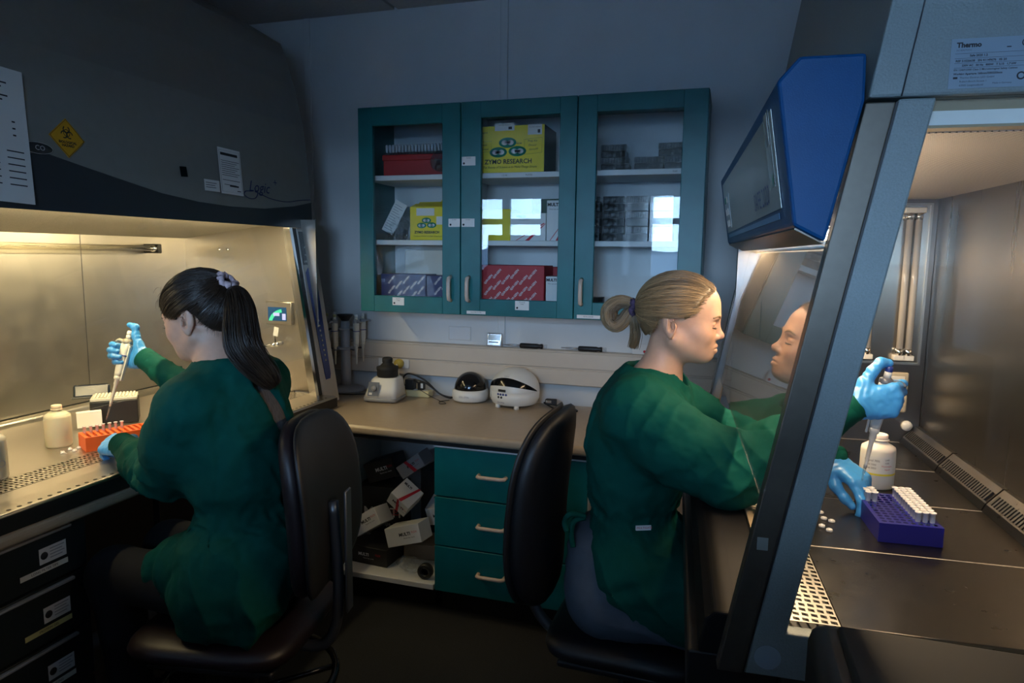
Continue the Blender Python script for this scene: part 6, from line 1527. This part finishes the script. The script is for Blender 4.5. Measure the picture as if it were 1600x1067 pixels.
    loop = [(-.110, 0, .030), (-.130, 0, .040), (-.158, .002, .038), (-.178, .003, .018), (-.176, .003, -.008), (-.158, .002, -.020), (-.140, .0, -.008), (-.128, -.002, .012), (-.118, 0, .026)]
    strands('hair_loop', to_world(bundle(loop, 1300, [.012, .018, .023, .023, .018, .012], m=34, seed=3, flat=(1, 1.35)), M), .00075, m_hairA, hc, base * .95, .45, 3)
    tail = [(-.112, 0, .024), (-.110, .0, -.01), (-.106, .002, -.045), (-.112, .004, -.082)]
    strands('hair_tail', to_world(bundle(tail, 340, [.010, .014, .014, .009], m=18, seed=4, fray=.5), M), .0007, m_hairA, hc, base * .9, .28, 4)
    r_ = np.random.default_rng(8); fl_ = []
    for k in range(46):
        y = r_.uniform(-.045, .045); p0 = V(.080 + r_.uniform(-.02, .008), y, .092 + r_.uniform(-.03, .012)); d = V(r_.uniform(.0, .5), r_.uniform(-.4, .4), r_.uniform(.2, 1)); t = np.linspace(0, 1, 18)[:, None]; fl_.append(p0 + d * t * r_.uniform(.006, .016) + V(-.012, 0, -.004) * t * t)
    strands('flyaway_hair', to_world(np.array(fl_), M), .00035, m_hairA, hc, base * 1.3, .2, 6)
    sb = [[(.028, s_ * .0735, .014), (.016, s_ * .078, -.004), (.022, s_ * .076, -.022)] for s_ in (-1, 1)]
    for b in []: strands('loose_lock', to_world(bundle(b, 22, [.003, .003, .0012], m=18, seed=9), M), .0006, m_hairA, hc, base * 1.1, .25, 7)
    scrunchie(per, M, (-.117, 0, .026), (1, 0, -.1), .0195, .0072, m_scrA)
    brow_lash(per, M, (.20, .12, .06))
    return per
build_right()

# ------------------------------------------------------------------ brown-haired woman at the left cabinet (faces -X)
def build_left():
    M = hand_frame((-1.312, 1.472, 1.242), (-1, .0, -.20), (-.20, 0, 1)); cy = 1.472
    shL, elL, wrL = V(-1.258, 1.338, 1.028), V(-1.382, 1.402, .835), V(-1.645, 1.505, .852)     # near the camera
    shR, elR, wrR = V(-1.265, 1.640, 1.045), V(-1.495, 1.720, .930), V(-1.792, 1.752, 1.060)
    neck = V(-1.255, cy, 1.100)
    S = SDF(axis_grid(-1.86, -.98, .012, -1.435, -1.19, .0025), axis_grid(1.18, 1.86, .012, 1.380, 1.565, .0025), axis_grid(0, 1.41, .012, 1.09, 1.385, .0025))
    S.ell((-1.225, cy, .93), (.10, .15, .165), k=.04); S.ell((-1.20, cy, .74), (.10, .135, .16), k=.06); S.ell((-1.17, cy, .56), (.11, .165, .11), k=.06)
    S.rc((-1.255, 1.33, 1.035), (-1.255, 1.615, 1.035), .048, k=.05); S.rc(neck, xform(M, (-.018, 0, -.045)), .060, .050, k=.05); S.rc(neck + V(.02, 0, -.03), neck, .08, .062, k=.06)
    for a, b, c in ((shR, elR, wrR), (shL, elL, wrL)): S.chain([a, b, c], [.045, .036, .025], .02)
    for y in (1.385, 1.565): S.chain([(-1.18, y, .53), (-1.56, y, .52), (-1.52, y, .10)], [.078, .055, .040], .03); S.rc((-1.51, y, .07), (-1.64, y, .05), .035, .03, .02)
    head_prims(S, M); P, F = S.mesh(1); cols = lip_color(P, M)
    per = np_mesh('person', P, F, m_skin, None, cols, label='brown-haired woman in a green gown seen from behind pipetting at the left cabinet', cat='person')
    S = SDF(np.arange(-1.72, -.98, .01), np.arange(1.24, 1.72, .01), np.arange(.06, .72, .01)); S.ell((-1.165, cy, .560), (.125, .18, .105), k=.05)
    for y in (1.375, 1.57): S.chain([(-1.17, y, .55), (-1.56, y, .535), (-1.52, y, .10)], [.092, .068, .052], .04)
    P, F = S.mesh(2); np_mesh('trousers', P, F, mat('dark_trousers', (.005, .006, .009), .9), per)
    for y in (1.385, 1.565):
        S = SDF(np.arange(-1.76, -1.43, .007), np.arange(y - .08, y + .08, .007), np.arange(-.01, .16, .007)); S.rc((-1.51, y, .05), (-1.65, y, .04), .046, .042, .02); S.rc((-1.52, y, .06), (-1.52, y, .12), .052, .05, .02)
        S.v = np.maximum(S.v, -(S.ax[2][None, None, :] - .002)); P, F = S.mesh(1); np_mesh('shoe', P, F, m_rubber, per)
    S = SDF(np.arange(-1.42, -1.04, .007), np.arange(1.25, 1.70, .007), np.arange(.80, 1.12, .007)); S.ell((-1.220, cy, .935), (.121, .150, .150), k=.05); S.ell((-1.200, cy, .82), (.112, .145, .12), k=.06); S.rc((-1.25, 1.39, 1.022), (-1.25, 1.56, 1.022), .049, k=.06); S.rc(neck + V(.022, 0, -.06), neck + V(.010, 0, -.03), .094, .058, k=.06); S.v = np.maximum(S.v, .84 - S.ax[2][None, None, :])
    P, F = S.mesh(1); np_mesh('sweater', P, F, m_knit, per, label='grey knitted sweater')
    h = .0054; S = SDF(np.arange(-1.80, -.99, h), np.arange(1.14, 1.86, h), np.arange(.36, 1.16, h))
    S.ell((-1.222, cy, .935), (.134, .170, .165), k=.05); S.ell((-1.200, cy, .79), (.130, .170, .15), k=.07); S.ell((-1.185, cy, .63), (.150, .195, .15), k=.06)
    S.rc((-1.252, 1.355, 1.036), (-1.252, 1.610, 1.040), .062, k=.06); S.rc(neck + V(.022, 0, -.06), neck + V(.010, 0, -.014), .108, .074, k=.06); S.rc(neck + V(.02, 0, -.045), shL + V(0, .02, .0), .075, .060, k=.08); S.rc(neck + V(.02, 0, -.045), shR + V(0, -.02, .0), .075, .060, k=.08); S.ell((-1.31, cy, .95), (.08, .13, .11), k=.05)
    S.chain([shL, (shL + elL) / 2 + V(.005, -.015, -.005), elL + V(0, -.005, -.008), (elL + wrL) / 2 + V(0, 0, -.016), wrL], [.066, .074, .072, .056, .037], .05)
    S.chain([shR, (shR + elR) / 2, elR + V(0, 0, -.01), (elR + wrR) / 2 + V(0, 0, -.012), wrR], [.076, .072, .064, .052, .037], .03)
    for y in (1.375, 1.570): S.chain([(-1.20, y, .61), (-1.36, y, .585)], [.105, .085], .06)
    # skirt spilling over the seat on the near side
    S.chain([(-1.19, 1.35, .66), (-1.20, 1.32, .56), (-1.22, 1.30, .475)], [.085, .075, .05], .06); S.chain([(-1.12, 1.40, .64), (-1.10, 1.35, .54), (-1.11, 1.32, .475)], [.08, .07, .045], .06)
    S.v = np.maximum(S.v, -(S.ax[2][None, None, :] - .452))
    S.rc(neck + V(.006, 0, .004), neck + V(-.015, 0, .2), .066, .10, .006, 's'); S.ell(neck + V(-.035, 0, .03), (.055, .05, .045), k=.006, op='s')
    S.rc((-1.125, 1.448, 1.080), (-1.078, 1.530, .960), .022, .034, .005, 's'); S.rc((-1.078, 1.530, .960), (-1.06, 1.550, .88), .034, .02, .005, 's')
    P, F = S.mesh(1); N = vnormals(P, F); x, y, z = P.T
    P = wrinkle(P, N, [(tuple(shL), tuple(elL), .95, .45, .0085, 16, 1, .11), (tuple(elL), tuple(wrL), .3, .45, .0075, 20, 2, .10), (tuple(shR), tuple(elR), .8, .5, .007, 18, 4, .10), (tuple(elR), tuple(wrR), .35, .5, .0075, 22, 5, .09)])
    ws = np.exp(-((z - .745) / .05) ** 2) * (x > -1.45); P = P + N * (ws * (-.015 + .007 * rsin(60 * z + 34 * y + 4 * noise3(P, 7, 14)) + .004 * noise3(P, 8, 60)))[:, None]
    tor = np.clip(1.0 - np.abs(z - .92) / .17, 0, 1) * (x > -1.38); P = P + N * (tor * .0060 * rsin(42 * (y * 1.0 + z * .35) + 10 * x + 4.5 * noise3(P, 12, 7)) * (.6 + .5 * noise3(P, 14, 6)))[:, None]
    sk = np.clip((.72 - z) / .10, 0, 1); P = P + N * (sk * .009 * rsin(50 * x + 40 * y + 5 * z + 3.5 * noise3(P, 17, 8)))[:, None]
    P = P + N * (.0022 * noise3(P, 21, 38) + .001 * noise3(P, 22, 90))[:, None]
    N = vnormals(P, F); P = ridges(P, N, (P @ np.array([[1, 0, 0], [0, .92, -.4], [0, .4, .92]])) * V(1.1, 1.0, .40), 37, 7, .0055, np.clip((1.08 - z) / .08, .25, 1))
    gw = np_mesh('gown', P, F, m_gown, per, label='green laboratory gown open at the back')
    for e0, w0 in ((elL, wrL), (elR, wrR)):
        d = (w0 - e0) / np.linalg.norm(w0 - e0); MB().tube([w0 + d * t for t in np.linspace(-.045, .022, 16)], [.0355 + .001 * math.sin(k * 2.2) for k in range(16)], 28).build('knit_cuff', m_gown, gw)
    ax_ = (PIP_L_TOP - PIP_L_TIP).normalized(); sc = (PIP_L_TOP - PIP_L_TIP).length / .308; G = PIP_L_TIP + ax_ * .222 * sc
    x = Vector((-1, .02, -.05)); x = (x - ax_ * x.dot(ax_)).normalized(); z = x.cross(ax_)
    HM = hand_frame(G - x * .066 + z * .026, x, z)
    cu = dict(i=(52, 78, 40), m=(60, 86, 46), r=(64, 88, 48), p=(64, 86, 48))
    glove(per, HM, 1, cu, [(.030, .040, -.010), (.048, .070, -.016), (.056, .098, -.020), (.074, .102, -.028)])
    HL = hand_frame(wrL, (-.95, .22, -.06), (.02, -.50, .86)); cu = dict(i=(34, 46, 30), m=(38, 52, 32), r=(44, 56, 34), p=(48, 58, 34))
    glove(per, HL, -1, cu, [(.030, .040, -.014), (.058, .050, -.030), (.082, .050, -.044), (.100, .046, -.050)])
    base = V(.030, .017, .010)
    hl_z = [-.10, -.03, -.012, .004, .02, .05, .08, .105, .14]; hl_x = [-.045, -.034, -.022, .020, .050, .072, .080, .066, .03]
    hc = hair_cap(M, per, m_hairB, base * .8, hl_x, hl_z, ([-.13, -.085, -.055, -.036, -.012, .018, .03, .1], [-.064, -.060, -.030, .008, .026, .022, -.02, -.05]), infl=.011)
    st = [(.083, .0, .094), (.092, .020, .080), (.090, .042, .062), (.076, .056, .044), (.062, .064, .026), (.044, .071, .014), (.026, .075, .014), (.004, .077, .028), (-.02, .076, .030), (-.036, .074, .014), (-.055, .064, -.026), (-.075, .042, -.052), (-.086, .012, -.058)]
    tie = (-.090, 0, .078)
    strands('hair_strands', to_world(cap_paths(st, tie, 3200, seed=11, off=(.001, .009)), M), .0007, m_hairB, hc, base, .35, 11)
    tl_w = [(-1.222, 1.472, 1.318), (-1.203, 1.470, 1.312), (-1.188, 1.462, 1.275), (-1.176, 1.450, 1.225), (-1.162, 1.440, 1.180), (-1.138, 1.448, 1.140), (-1.112, 1.462, 1.105), (-1.095, 1.474, 1.075)]
    strands('ponytail', bundle(tl_w, 1900, [.014, .028, .040, .046, .046, .038, .028, .012], m=30, seed=12, fray=.35, flat=(.75, 1.2)), .0008, m_hairB, hc, base, .38, 12)
    r_ = np.random.default_rng(9); fl_ = []
    for k in range(60):
        y = r_.uniform(-.05, .05); p0 = V(.086 + r_.uniform(-.02, .01), y, .082 + r_.uniform(-.03, .02)); d = V(r_.uniform(.3, 1), r_.uniform(-.6, .6), r_.uniform(-.2, .8)); t = np.linspace(0, 1, 18)[:, None]; fl_.append(p0 + d * t * r_.uniform(.008, .026) + V(0, 0, -.022) * t * t)
    strands('flyaway_hair', to_world(np.array(fl_), M), .0004, m_hairB, hc, base * 1.5, .2, 13)
    np_ = []
    for k in range(50):
        s_ = r_.choice([-1, 1]); q_ = r_.uniform(0, 1); p0 = V(-.048 - .03 * q_, s_ * (.058 - .03 * q_), -.022 - .03 * q_); t = np.linspace(0, 1, 18)[:, None]; np_.append(p0 + V(-.002, s_ * .0, -.022) * t * r_.uniform(.3, 1) + V(.006, 0, 0) * t * t)
    strands('nape_hair', to_world(np.array(np_), M), .0002, m_hairB, hc, base * 1.2, .2, 14)
    scrunchie(per, M, (-.098, 0, .084), (-.8, 0, .6), .0200, .0085, m_scrB); brow_lash(per, M, (.03, .018, .01))
    return per
build_left()
